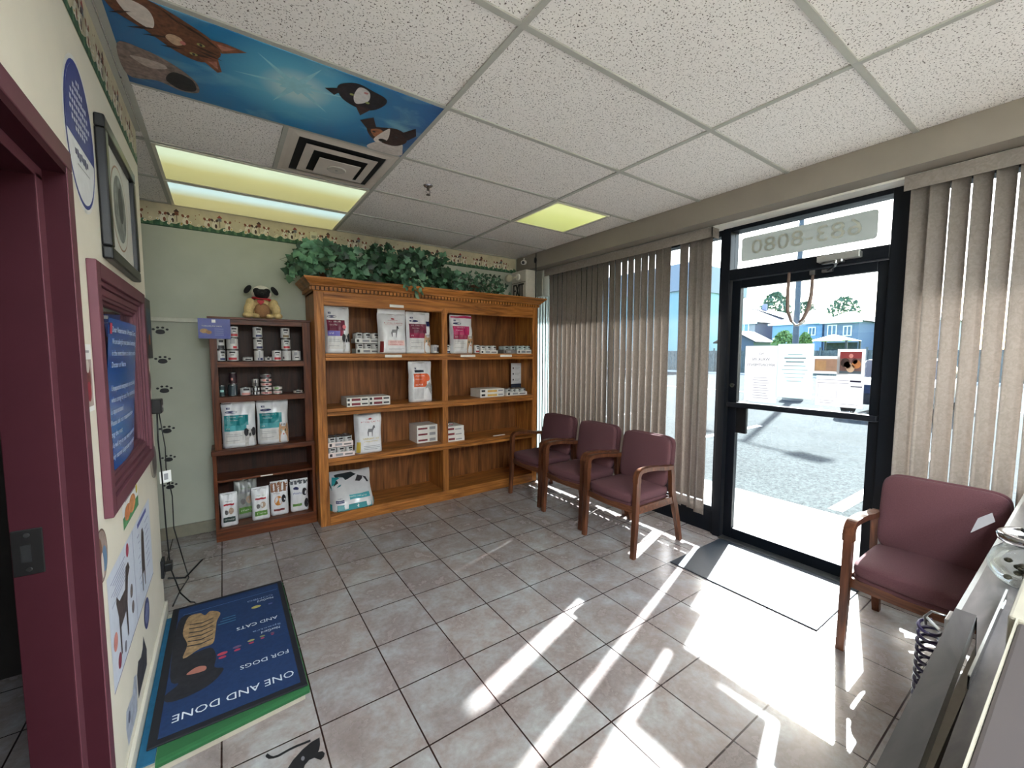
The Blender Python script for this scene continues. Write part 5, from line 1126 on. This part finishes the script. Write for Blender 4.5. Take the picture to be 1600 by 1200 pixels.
for i, (x, y) in enumerate(P): V += [(x+.004*(i > 6), y+.006-.003*(i > 8), 0), (x-.004*(i > 6), y-.005, 0)]
b.add(V, [(2*i, 2*i+1, 2*i+3, 2*i+2) for i in range(len(P)-1)], ck, T); b.ell(.186, 1.64, .006, .010, .0003, M((110, 110, 114), .5), T, 10); single(b, 'cat_sticker', 'black cat silhouette sticker on the floor tiles in front of the platform', 'sticker')

# ------------------------------------------------------------------ left wall pictures and stickers
def LT(y, z, off=.0): return frame((XL+off, y, z), (0, 1, 0), (0, 0, 1))
b = MB(); T = LT(1.835, 2.175, .0008); b.ell(0, 0, .172, .225, 0, white_p, T, 40); b.ell(0, 0, .160, .212, .0004, M((48, 62, 140), .5), T, 40); b.ell(0, 0, .150, .20, .0008, M((224, 224, 226), .5), T, 40)
P = [(.150*math.cos(a), .20*math.sin(a)) for a in [math.radians(q) for q in range(-12, 193, 8)]]; b.flat(P, .0012, M((56, 66, 130), .5), T)
wv = M((200, 204, 220), .5)
for i, (y_, w_) in enumerate(((.150, .05), (.125, .13), (.100, .19), (.075, .21), (.050, .22), (.025, .19), (.005, .12))):
    for q in range(int(w_/.022)): xx = -w_/2+.011+q*.022; b.rect(xx-.008, y_-.006, xx+.007, y_+.006+.003*((q+i) % 2), .0018, wv, T)
for q in range(7): xx = -.07+q*.021; b.rect(xx-.008, -.075-.004*(q % 3), xx+.007, -.058+.004*(q % 2), .0016, M((60, 66, 110), .5), T)
b.rect(-.06, -.10, .075, -.096, .0016, grey, T)
b2 = MB(); b2.v, b2.f, b2.m, b2.sm, b2.mats = b.v, b.f, b.m, b.sm, b.mats; single(b2, 'oval_sticker', 'large oval blue and white sticker high on the left wall above the doorway', 'sticker')
pf = thing('picture_frame', 'black framed print with an oval portrait, above the mauve hatch window', 'picture', (XL, 2.32, 1.84))
b = MB(); y0, y1, z0, z1 = 2.02, 2.63, 1.848, 2.338
for a, c, d, e in ((y0, y1, z0, z0+.045), (y0, y1, z1-.045, z1), (y0, y0+.045, z0+.045, z1-.045), (y1-.045, y1, z0+.045, z1-.045)): b.box(XL+.001, XL+.030, a, c, d, e, black_p, bev=.006)
b.build('frame', pf)
b = MB(); b.box(XL+.001, XL+.012, y0+.045, y1-.045, z0+.045, z1-.045, M((206, 204, 196), .5)); T = LT(2.325, 2.095, .0125); b.ell(0, 0, .165, .165, 0, M((150, 110, 84), .5), T, 36); b.ell(0, 0, .158, .158, .0004, M((200, 200, 190), .5), T, 36); b.ell(0, 0, .12, .13, .0008, M((120, 124, 120), .6, var=.5, scale=24), T, 30)
b.ell(.02, .02, .05, .07, .0012, M((60, 62, 62), .6, var=.5, scale=30), T, 20); b.text('In loving memory', 0, -.19, .022, .001, grey, T, width=.2); b.build('print', pf)
b = MB(); T = LT(1.718, 1.445, .0008); b.rect(-.058, -.10, .058, .10, 0, paper, T); b.rect(-.048, -.085, .048, .055, .0004, M((176, 160, 150), .6), T); b.ell(0, 0, .032, .05, .0008, M((110, 60, 54), .6, var=.4, scale=50), T, 20); b.ell(.004, -.04, .024, .03, .001, M((150, 50, 60), .6), T, 16); b.ell(.0, .035, .018, .02, .0012, M((210, 200, 190), .6), T, 14); b.text('Merry Woofmas', 0, .080, .014, .0006, grey, T, width=.08) if False else b.rect(-.03, .075, .03, .082, .0006, grey, T)
single(b, 'photo_card', 'white photo card with a brown and red picture between doorway and hatch window', 'photo')
b = MB(); T = LT(1.725, .90, .0008); b.ell(0, 0, .078, .082, 0, M((96, 70, 56), .6), T, 30); b.ell(0, 0, .072, .076, .0004, M((150, 130, 120), .6, var=.3, scale=30), T, 30); b.ell(-.02, .01, .03, .05, .0008, M((120, 84, 64), .6, var=.3, scale=40), T, 20); b.ell(.03, -.02, .03, .04, .001, M((100, 130, 160), .6), T, 20); b.ell(.0, -.03, .015, .04, .0014, M((214, 200, 190), .6), T, 16)
single(b, 'round_sticker', 'round sticker of a brown animal just below the corner of the hatch window', 'sticker')
b = MB(); T = LT(2.06, .857, .0008); b.rect(0, 0, .33, .11, 0, paper, T); b.rect(.0, .0, .33, .045, .0004, M((90, 150, 100), .6, var=.2), T); b.ell(.09, .045, .06, .03, .0008, M((196, 120, 70), .6, var=.3, scale=40), T, 18); b.ell(.19, .05, .07, .035, .001, M((206, 140, 90), .6, var=.3, scale=40), T, 18); b.rect(.05, .092, .28, .098, .0006, grey, T); b.ell(.3, .08, .02, .02, .0008, M((220, 200, 80), .6), T, 12)
single(b, 'small_poster', 'small white poster with orange animals on green, directly under the hatch window', 'poster')
b = MB(); T = LT(1.762, .425, .0008); w, h = .905, .40; b.rect(0, 0, w, h-.02, 0, M((206, 212, 224), .6, var=.04), T); b.rect(0, -.004, w, 0, .0002, M((50, 60, 130), .5), T); b.rect(w*.49, 0, w*.495, h-.02, .0005, M((110, 120, 160), .5), T)
fc = M((70, 60, 58), .6, var=.3, scale=50)
# dog silhouette
b.flat([(.13, .05), (.145, .05), (.15, .14), (.24, .15), (.25, .05), (.265, .05), (.275, .17), (.31, .25), (.35, .27), (.33, .30), (.28, .30), (.25, .23), (.15, .235), (.11, .27), (.10, .25), (.125, .19)], .0008, fc, T)
for x, y, r, c in ((.06, .14, .030, (200, 130, 120)), (.10, .02+.03, .026, (130, 50, 66)), (.36, .17, .026, (110, 104, 104)), (.37, .10, .024, (110, 100, 100)), (.33, .345, .026, (170, 70, 90)), (.20, .02+.02, .020, (120, 120, 130))): b.ell(x, y, r, r, .0007, M(c, .6, var=.2, scale=40), T, 20)
for i in range(7): b.rect(.04+.03*(i % 3), .34-i*.013, .28-.02*(i % 2), .343-i*.013, .0006, M((130, 136, 170), .6), T)
b.text('DOGS', .2, .365, .025, .0008, ink, T, width=.09) if False else None
b.flat([(.60, .05), (.615, .05), (.62, .12), (.66, .12), (.665, .05), (.68, .05), (.69, .2), (.70, .28), (.68, .31), (.65, .31), (.63, .27), (.61, .18)], .0008, fc, T)
for i in range(8): b.rect(.54+.02*(i % 3), .31-i*.03, .59, .314-i*.03, .0006, M((130, 136, 170), .6), T); b.rect(.74, .31-i*.03, .84-.02*(i % 2), .314-i*.03, .0006, M((130, 136, 170), .6), T)
b.rect(.56, .345, .80, .365, .0006, M((96, 104, 170), .6), T); single(b, 'wide_poster', 'wide white two-panel poster with a dog and a cat figure low on the left wall', 'poster')
b = MB(); T = LT(2.42, .345, .0008); b.ell(0, 0, .075, .065, 0, M((40, 54, 110), .4), T, 28); b.ell(0, 0, .05, .042, .0004, M((120, 130, 170), .5, var=.4, scale=30), T, 24); single(b, 'blue_sticker', 'blue oval sticker near the baseboard of the left wall', 'sticker')
b = MB(); T = LT(2.24, .15, .0008); b.flat([(-.12, .0), (.10, .0), (.12, .06), (.08, .12), (.06, .155), (.03, .12), (-.02, .11), (-.08, .13), (-.12, .10)], 0, M((56, 58, 66), .6, var=.4, scale=30), T); single(b, 'dark_animal_sticker', 'dark grey animal cut-out sticker low on the left wall', 'sticker')
b = MB(); T = LT(2.0, .13, .0008); b.flat([(-.10, .0), (.08, .0), (.10, .06), (.11, .13), (.06, .15), (.02, .11), (-.04, .12), (-.10, .13), (-.12, .08)], 0, M((170, 176, 190), .6, var=.25, scale=30), T); b.ell(-.06, .08, .02, .02, .0004, M((90, 96, 120), .6), T, 12); single(b, 'pale_animal_sticker', 'pale grey animal cut-out sticker at the baseboard, nearest the camera', 'sticker')
b = MB(); b.box(XL+.001, XL+.018, 2.795, 2.985, 1.49, 1.80, M((30, 34, 34), .4), bev=.002); b.rect(.03, .08, .16, .26, 0, M((40, 70, 76), .4, var=.4, scale=20), LT(2.795, 1.49, .0185)); b.ell(.09, .10, .03, .03, .0004, M((170, 90, 60), .5), LT(2.795, 1.49, .0185), 12); b.box(XL+.001, XL+.017, 2.786, 2.795, 1.49, 1.80, M((150, 120, 80), .5)); single(b, 'small_canvas', 'small dark canvas picture at the end of the left wall beside the hatch window', 'picture')
for z, h_, l in ((1.37, .058, 'upper round grey wall plaque right of the hatch window, above the black box'), (.94, .085, 'lower round grey wall plaque right of the hatch window, under the black box')):
    b = MB(); T = LT(2.88, z, .0); b.prism([(h_*math.cos(a), h_*math.sin(a)) for a in [2*PI*i/28 for i in range(28)]], .001, .008, M((130, 122, 112), .5), T); b.ell(0, 0, h_*.8, h_*.8, .0085, M((96, 90, 86), .5, var=.5, scale=30), T, 24); single(b, 'wall_plaque', l, 'plaque')
pb = thing('power_adapter', 'black power adapter at the end of the left wall, its cable falling to the floor', 'adapter', (XL+.02, 2.86, 1.19))
b = MB(); b.box(XL+.001, XL+.055, 2.83, 2.915, 1.20, 1.275, black_p, bev=.006); b.build('housing', pb)
b = MB(); b.cyl((XL+.055, 2.87, 1.235), (XL+.058, 2.87, 1.235), .008, .008, grey, 12); b.build('dial', pb)
b = MB(); b.tube([(XL+.03, 2.885, 1.20), (XL+.026, 2.90, 1.05), (XL+.03, 2.93, .85), (XL+.03, 2.965, .55), (XL+.035, 2.99, .30), (XL+.07, 3.02, .12), (XL+.11, 3.06, .03), (XL+.13, 3.09, .0072)], .0036, black_p, 8)
b.tube([(XL+.13, 3.09, .0072), (XL+.15, 3.02, .0072), (XL+.13, 2.985, .010)], .0036, black_p, 6); b.build('cable', pb)
b = MB(); P = []; b.tube([(XL+.035, 2.91, 1.20), (XL+.05, 2.94, 1.0), (XL+.045, 2.97, .88), (XL+.06, 3.02, .70), (XL+.055, 3.06, .5), (XL+.08, 3.12, .3), (XL+.10, 3.2, .12)], .003, black_p, 6)
b.tube([(XL+.10, 3.2, .12), (XL+.06, 3.1, .09), (XL+.03, 3.04, .04)], .004, black_p, 6); b.tube([(XL+.02, 3.03, .22), (XL+.09, 3.10, .17), (XL+.17, 3.24, .20)], .006, black_p, 6); single(b, 'thin_cable', 'thin black cable hanging beside the power adapter and ending in a dark plug', 'cable')
b = MB(); T = frame((XL+.035, 2.955, .835), (.8, .5, 0), (0, 0, 1)); b.prism([(-.02, -.035), (.035, -.035), (.035, .03), (-.02, .03)], 0, .001, paper, T); b.rect(0, -.02, .02, .015, .0014, grey, T); single(b, 'cable_tag', 'small white paper tag tied to the hanging black cable', 'tag')
b = MB(); b.box(XL+.0145, XL+.05, 2.93, 2.985, .30, .345, black_p, bev=.005); b.box(XL+.001, XL+.014, 2.92, 2.995, .27, .37, black_m, bev=.003); single(b, 'black_plug', 'square black plug low at the end of the left wall', 'plug')

# back wall: paw stickers, rail, thermostat
for i, z in enumerate((1.691, 1.459, 1.224, .899, .664, .437)):
    b = MB(); T = frame((-.397+(.004 if i else 0), YB-.0008, z), (1, 0, 0), (0, 0, 1)); k = .9 if i > 3 else 1.0; sx_ = k*1.15
    b.flat([(.026*sx_*math.cos(a), (-.010+.016*math.sin(a)+(.006 if math.sin(a) > .5 else 0))*k) for a in [2*PI*q/18 for q in range(18)]], 0, ck, T)
    for x, y in ((-.036, .012), (-.013, .026), (.014, .026), (.037, .012)): b.ell(x*sx_, y*k, .0085*sx_, .0085*k, 0, ck, T, 12)
    single(b, 'paw_sticker', '%s of six black paw print stickers climbing the back wall' % ('topmost', 'second from top', 'third from top', 'fourth from top', 'fifth from top', 'lowest')[i], 'sticker', 'paw print stickers')
b = MB(); b.box(-1.4, -.075, YB-.022, YB-.0005, 1.765, 1.798, M((196, 196, 184), .5), bev=.004); single(b, 'cable_rail', 'pale horizontal cable cover on the back wall, level with the blue flyer', 'rail')
b = MB(); b.box(.705, .765, YB-.028, YB-.0018, 2.535, 2.635, M((206, 204, 176), .5), bev=.004); b.box(.716, .754, YB-.031, YB-.028, 2.575, 2.60, M((150, 150, 130), .5)); single(b, 'wall_sensor', 'small cream sensor box on the wallpaper border', 'sensor')

# corner by the window: exit sign with emergency heads, camera, cable, speaker box
ex = thing('exit_sign', 'white exit sign box with round emergency lamps in the corner above the oak bookcase', 'sign', (2.95, 4.06, 2.16))
b = MB(); b.box(2.905, 3.048, 3.905, 4.19, 2.150, 2.485, M((196, 190, 178), .45), bev=.006); b.build('housing', ex)
b = MB(); T = frame((2.9035, 4.19, 2.16), (0, -1, 0), (0, 0, 1)); [b.text('EXIT', .140+e, .090+g, .22, k*.0002, M((30, 27, 26), .5), T, width=.20) for k, (e, g) in enumerate(((0, 0), (.004, 0), (-.004, 0), (.008, 0), (-.008, 0)))]; b.rect(.01, .185, .28, .192, 0, M((110, 100, 90), .5), T); b.build('lettering', ex)
b = MB()
for q, (c_, r) in enumerate((((2.902, 4.05, 2.415), .038), )): 
    TT = xf(c_, 0, -PI/2, 0); b.lathe([(r, 0), (r, .012), (r*.8, .016), (r*.55, .010), (r*.5, .014), (.0005, .012)], M((226, 224, 214), .3), TT, 24)
b.build('round_lamp', ex)
b = MB(); TT = xf((2.775, 4.10, 2.39), PI/2, 0, 0); b.lathe([(.028, 0), (.045, .02), (.045, .05), (.035, .055)], M((170, 164, 140), .4), TT, 20); b.tube([(2.82, 4.08, 2.40), (2.905, 4.06, 2.42)], .009, M((170, 164, 140), .4)); b.build('side_lamp', ex)
cmr = thing('security_camera', 'small white security camera under the ceiling above the exit sign', 'camera', (2.99, 4.05, 2.62))
b = MB(); b.cyl((2.95, 4.02, 2.585), (3.03, 4.10, 2.61), .027, .027, white_p, 18); b.build('housing', cmr); b = MB(); b.cyl((2.943, 4.013, 2.583), (2.951, 4.021, 2.5855), .017, .019, black_p, 16); b.build('lens', cmr)
b = MB(); b.tube([(3.0, 4.07, 2.60), (3.01, 4.09, 2.65), (3.03, 4.11, 2.66), (3.049, 4.13, 2.66)], .006, white_p); b.build('bracket', cmr)
b = MB(); b.tube([(3.045, 3.895, 2.68), (3.043, 3.895, 2.63), (3.041, 3.89, 2.53), (3.035, 3.885, 2.44), (3.042, 3.893, 2.30), (3.043, 3.896, 2.16)], .006, black_p, 6); b.sq(3.035, 3.895, 2.60, .014, .018, .034, black_p, .8, .8); single(b, 'corner_cable', 'black cable with a round plug hanging from the ceiling corner beside the blinds', 'cable')
b = MB(); b.box(3.15, 3.26, 3.905, 4.04, 2.20, 2.50, M((150, 150, 140), .5), bev=.012); single(b, 'grey_box', 'grey box under the bulkhead at the left end of the blinds', 'box')

# something wooden in the side room
sr = thing('wooden_stool', 'dim brown wooden stool in the dark room beyond the mauve doorway', 'stool', (-.95, 1.9, 0))
b = MB(); b.cyl((-.95, 1.9, .60), (-.95, 1.9, .64), .17, .17, wal_x, 24); b.build('seat', sr)
for i in range(4): a = PI/4+i*PI/2; b = MB(); b.cyl((-.95+.12*math.cos(a), 1.9+.12*math.sin(a), .60), (-.95+.18*math.cos(a), 1.9+.18*math.sin(a), 0), .016, .013, wal_z, 10); b.build('leg', sr)

# ------------------------------------------------------------------ outdoors
conc = M((176, 174, 170), .9, var=.05, scale=12, spec=.1)
b = MB(); b.box(3.44, 4.60, -30, 60, -.14, -.01, conc); b.box(4.60, 4.615, -30, 60, -.14, -.012, M((90, 86, 82), .9)); b.box(4.615, 4.76, -30, 60, -.14, -.012, conc)
struct(b, 'sidewalk')
b = MB(); jd = M((80, 76, 72), .9)
for k in range(-6, 12): y = 1.66+k*1.35-.45; b.box(3.44, 4.60, y, y+.012, -.012, -.0085, jd)
struct(b, 'sidewalk_joints')
b = MB(); b.box(4.76, 31, -50, 80, -.16, -.02, asphalt_mat()); struct(b, 'parking_lot')
b = MB(); pw = M((226, 226, 222), .8, var=.06, scale=20)
for k in range(-8, 14): y = 1.40+k*2.75; b.box(4.9, 9.4, y, y+.12, -.021, -.016, pw)
b.box(13.5, 18.5, -2, -1.88, -.021, -.016, pw); b.box(17.2, 17.35, -30, 40, -.021, -.017, pw); struct(b, 'parking_stripes')
b = MB(); b.box(31, 32.4, -50, 80, -.16, .06, M((206, 202, 196), .85, var=.05)); struct(b, 'far_kerb')
b = MB(); b.box(32.4, 140, -120, 160, -.16, .02, M((96, 124, 70), .95, var=.2, scale=3)); struct(b, 'far_lawn')
b = MB(); b.box(3.60, 4.55, -8, 9, 2.85, 3.05, M((150, 146, 138), .8)); b.box(3.44, 4.7, -8, 9, 2.98, 3.3, M((150, 146, 138), .8)); b.box(3.44, 3.6, -8, 9, 2.52, 3.0, M((150, 146, 138), .8)); struct(b, 'canopy')
b = MB(); b.box(XFAR-.1, 3.6, YF-.1, YB+.12, CEIL+.06, CEIL+.5, M((120, 116, 110), .9)); struct(b, 'roof')
b = MB(); b.box(3.44, 3.6, YB, 14, 0, 2.6, beam_p); struct(b, 'wall_neighbour')
# fence
fm = wood('fence_wood', (74, 84, 84), (128, 138, 136), 'z', .8)
fn_ = thing('wood_fence', 'long grey board fence beyond the parking lot', 'fence', (33, 12, 0))
b = MB(); y = -6.0; rnd = random.Random(2)
while y < 34: b.box(33, 33.03, y, y+.145, .02, 1.75+rnd.uniform(-.015, .015), fm); y += .155
b.build('boards', fn_)
b = MB()
b.box(32.95, 33.0, -6, 34, 1.45, 1.55, fm); b.box(32.95, 33.0, -6, 34, .3, .4, fm); b.build('rail', fn_)
for k in range(17): b = MB(); y = -6+k*2.45; b.box(32.86, 32.96, y-.05, y+.05, .0, 1.95, fm); b.build('post', fn_)
# lamp post
lp = thing('lamp_post', 'tall grey lamp post on a round concrete base in the parking lot', 'lamp post', (15.6, 6.0, -.02))
pg_ = M((86, 96, 104), .6, .2); b = MB(); b.lathe([(.30, 0), (.30, .70), (.27, .76), (.001, .76)], M((150, 146, 138), .9, var=.1), xf((15.6, 6.0, -.02)), 24); b.build('base', lp)
b = MB(); b.cyl((15.6, 6.0, .74), (15.6, 6.0, 6.25), .10, .065, pg_, 14); b.build('pole', lp)
b = MB(); b.tube([(15.6-.3, 5.1, 6.2), (15.6, 6.0, 6.25), (15.6+.3, 6.9, 6.2)], .035, pg_); b.build('arm', lp)
for s_ in (-1, 1): b = MB(); b.box(-.16, .16, -.28, .28, -.09, .06, pg_, T=xf((15.6+s_*.36, 6+s_*1.1, 6.2), rz=-.32), bev=.03); b.build('lamp_head', lp)
# houses
win_f = M((232, 232, 228), .5); win_g = M((80, 110, 140), .2, var=.1)
def house(label, x, y0, y1, ze, zr, wall, roof, ridge='y', depth=9, wins=(), chimney=None, peak=None):
    t = thing('house', label, 'house', (x+depth/2, (y0+y1)/2, 0)); b = MB(); b.box(x, x+depth, y0, y1, 0, ze, wall)
    if ridge == 'x':     # gable facing the street
        p = peak if peak is not None else (y0+y1)/2
        b.prism([(y0, ze), (y1, ze), (p, zr)], x, x+depth, wall, Matrix(((0, 0, 1, 0), (1, 0, 0, 0), (0, 1, 0, 0), (0, 0, 0, 1))))
    b.build('walls', t); b = MB(); e = .35
    if ridge == 'x':
        for ya, yb in ((y0-e, p), (y1+e, p)):
            za = ze-.2; V = [(x-e, ya, za), (x+depth+e, ya, za), (x+depth+e, yb, zr), (x-e, yb, zr)]; V += [(a, c, d+.18) for a, c, d in V]; b.add(V, [(0, 1, 2, 3), (4, 5, 6, 7), (0, 1, 5, 4), (1, 2, 6, 5), (2, 3, 7, 6), (3, 0, 4, 7)], roof)
    else:
        xm = x+depth/2; hp = min(2.2, (y1-y0)/2-.3); V = [(x-e, y0-e, ze), (x+depth+e, y0-e, ze), (x+depth+e, y1+e, ze), (x-e, y1+e, ze), (xm, y0+hp, zr), (xm, y1-hp, zr)]
        b.add(V, [(0, 4, 5, 3), (1, 2, 5, 4), (0, 1, 4), (2, 3, 5), (0, 3, 2, 1)], roof)
        b.box(x-e-.02, x-e+.08, y0-e, y1+e, ze-.18, ze+.02, win_f)
    b.build('roof', t)
    for (yc, zc, w_, h_) in wins:
        b = MB(); b.box(x-.06, x, yc-w_/2, yc+w_/2, zc-h_/2, zc+h_/2, win_f); f = b.build('window', t)
        b = MB(); b.box(x-.07, x-.055, yc-w_/2+.1, yc-.05, zc-h_/2+.1, zc+h_/2-.1, win_g); b.box(x-.07, x-.055, yc+.05, yc+w_/2-.1, zc-h_/2+.1, zc+h_/2-.1, win_g); b.build('glazing', f)
    if chimney: b = MB(); b.box(x+2, x+2.5, chimney-.25, chimney+.25, zr-1.2, zr+.9, wall); b.build('chimney', t)
    return t
sid_b = M((120, 150, 186), .8, var=.04); sid_p = M((160, 158, 180), .8, var=.04); brick = M((130, 122, 130), .85, var=.15, scale=20); sh = M((66, 66, 68), .85, var=.08, scale=20); tanw = M((200, 176, 150), .8)
house('brick house at the left edge of the view through the door', 50, 23.4, 34, 5.1, 7.0, brick, sh, 'y', wins=((24.6, 4.3, 1.1, 1.4),))
house('pale lilac gabled house with a chimney, left of the lamp post', 61, 23.0, 32.5, 5.3, 7.6, sid_p, sh, 'x', wins=((25.8, 3.5, .9, 1.0),), chimney=28.4, peak=28.7, depth=8)
house('long light blue house right of the lamp post', 51.5, 17.4, 22.2, 4.85, 6.4, sid_b, sh, 'y', wins=((18.3, 3.9, .7, .9),), depth=8)
house('blue-grey house with two white windows above the gazebo', 50, 13.95, 16.7, 4.7, 5.8, M((112, 126, 152), .8), sh, 'y', wins=((16.05, 3.85, .8, 1.1), (14.8, 3.75, .7, 1.0)), depth=5)
house('pale house at the right edge of the view through the door', 56, 9.2, 15.4, 4.9, 6.4, sid_p, sh, 'y', chimney=13.2)
t = thing('garden_shed', 'small dark gabled shed with a white window behind the fence at the left', 'shed', (38, 18.6, 0))
b = MB(); dkw = M((96, 108, 122), .8); b.box(36, 39, 16.9, 19.9, 0, 2.55, dkw); b.prism([(16.9, 2.55), (19.9, 2.55), (18.4, 3.35)], 36, 39, dkw, Matrix(((0, 0, 1, 0), (1, 0, 0, 0), (0, 1, 0, 0), (0, 0, 0, 1)))); b.build('walls', t)
b = MB()
for ya in (16.6, 20.2):
    V = [(35.7, ya, 2.4), (39.2, ya, 2.4), (39.2, 18.4, 3.38), (35.7, 18.4, 3.38)]; V += [(a, c, d+.1) for a, c, d in V]; b.add(V, [(0, 1, 2, 3), (4, 5, 6, 7), (0, 1, 5, 4), (1, 2, 6, 5), (2, 3, 7, 6), (3, 0, 4, 7)], sh)
b.build('roof', t); b = MB(); b.box(35.95, 36, 18.2, 18.9, 1.7, 2.3, win_f); b.box(35.93, 35.95, 18.27, 18.83, 1.77, 2.23, win_g); b.build('window', t)
t = thing('gazebo', 'white-roofed garden gazebo with dark curtains behind the fence', 'gazebo', (38.5, 12.2, 0))
b = MB(); V = [(37, 10.9, 2.50), (40, 10.9, 2.50), (40, 13.3, 2.50), (37, 13.3, 2.50), (38.5, 12.2, 3.0)]; b.add(V, [(0, 1, 4), (1, 2, 4), (2, 3, 4), (3, 0, 4), (3, 2, 1, 0)], white_p); b.build('roof', t)
for xx in (37.1, 39.9):
    for yy in (11.0, 13.2): b = MB(); b.box(xx-.06, xx+.06, yy-.06, yy+.06, 0, 2.5, M((60, 60, 66), .6)); b.build('post', t)
b = MB(); b.box(39.8, 39.85, 11.1, 13.1, .6, 2.4, M((54, 60, 74), .8, var=.3, scale=4)); b.build('curtain', t)
def crown(name, label, cx, cy, z0, z1, r, m, seed, conifer=False, n=1600, cat='tree'):
    rnd = random.Random(seed); t = thing(name, label, cat, (cx, cy, 0)); b = MB()
    for i in range(n):
        v = rnd.random(); z = z0+(z1-z0)*v; rr = r*((1-v)**.8*(.75+.35*math.sin(v*30)) if conifer else math.sqrt(max(0, 1-(2*v-1)**2)))*rnd.uniform(.55, 1.0); a = rnd.uniform(0, 2*PI)
        p = Vector((cx+rr*math.cos(a), cy+rr*math.sin(a), z)); s = (z1-z0)*.045*rnd.uniform(.6, 1.4); d1 = Vector((rnd.gauss(0, 1), rnd.gauss(0, 1), rnd.gauss(0, 1))).normalized()*s; d2 = Vector((rnd.gauss(0, 1), rnd.gauss(0, 1), rnd.gauss(0, 1))).normalized()*s
        b.add([p-d1, p+d2, p+d1, p-d2], [(0, 1, 2, 3)], m)
    b.build('foliage', t); b = MB(); b.cyl((cx, cy, 0), (cx, cy, z0+(z1-z0)*.8), r*.06+.05, .03, M((90, 76, 60), .9), 8); b.build('trunk', t)
tg = leaf_mat('tree_leaf', (66, 92, 76), (110, 136, 112), .8); tg2 = leaf_mat('bush_leaf', (84, 120, 70), (150, 180, 110), .8)
crown('conifer_tree', 'tall conifer above the lilac house roof', 73, 31.2, 5, 11.2, 2.2, tg, 1, False, 900)
crown('conifer_tree', 'small conifer top behind the lamp post', 73, 27.0, 5, 9.4, 1.5, tg, 2, False, 600)
crown('conifer_tree', 'conifer above the roof of the blue-grey house', 73, 22.2, 5, 9.6, 1.9, tg, 3, False, 800)
crown('round_bush', 'bright green bush left of the lamp post base, behind the fence', 35, 14.25, .2, 3.2, .85, tg2, 4, False, 1500, 'bush')
crown('round_bush', 'bright green bush right of the lamp post, behind the fence', 35, 12.85, .2, 3.0, .50, tg2, 5, False, 1300, 'bush')
# commercial building seen between the blinds
t = thing('office_building', 'large pale teal building seen between the blind slats', 'building', (34, 24, 0))
b = MB(); b.box(31.9, 32.3, 0, .1, 0, .1, sid_b) if False else None; b.box(34.5, 44, 21.8, 40, 0, 7.2, M((150, 186, 194), .7)); b.build('walls', t)
b = MB(); b.box(34.2, 44.2, 21.6, 40.2, 7.2, 9.6, M((150, 160, 170), .7)); b.build('parapet', t)
# parked car, mostly hidden by the door notices
def car(label, cx, cy, rz):
    t = thing('car', label, 'car', (0, 0, 0)); pt = M((34, 42, 58), .2, .5); gw = M((30, 36, 44), .08)
    prof = [(-2.2, .35), (-2.25, .62), (-2.15, .82), (-1.2, .95), (-.6, 1.38), (.7, 1.42), (1.5, 1.0), (2.1, .92), (2.22, .6), (2.15, .35)]
    b = MB(); V = []; n = len(prof)
    for y, k in ((-.86, .96), (-.80, 1.0), (.80, 1.0), (.86, .96)):
        for x, z in prof: V.append((x*k, y if z < 1 else y*.84, .35+(z-.35)*k))
    F = [tuple(range(n))[::-1], tuple(3*n+i for i in range(n))]
    for j in range(3):
        for i in range(n): F.append((j*n+i, j*n+(i+1) % n, (j+1)*n+(i+1) % n, (j+1)*n+i))
    b.add(V, F, pt); b.build('body', t)
    b = MB()
    for s_ in (-1, 1): b.add([(-1.0, s_*.80, .98), (-.55, s_*.715, 1.33), (.65, s_*.715, 1.36), (1.25, s_*.80, 1.0)], [(0, 1, 2, 3)], gw)
    b.build('side_window', t)
    for x in (-1.4, 1.4):
        for s_ in (-1, 1): b = MB(); b.cyl((x, s_*.70, .32), (x, s_*.88, .32), .32, .32, black_m, 24); b.cyl((x, s_*.88, .32), (x, s_*.89, .32), .19, .18, steel, 16); b.build('wheel', t)
    b = MB(); b.box(-2.27, -2.2, -.7, -.4, .62, .74, white_p); b.box(-2.27, -2.2, .4, .7, .62, .74, white_p); b.build('headlight', t)
    t.location = (cx, cy, -.02); t.rotation_euler = (0, 0, rz); return t
car('dark car parked outside, seen at the right edge of the glass door', 14.6, 3.0, 0.0)
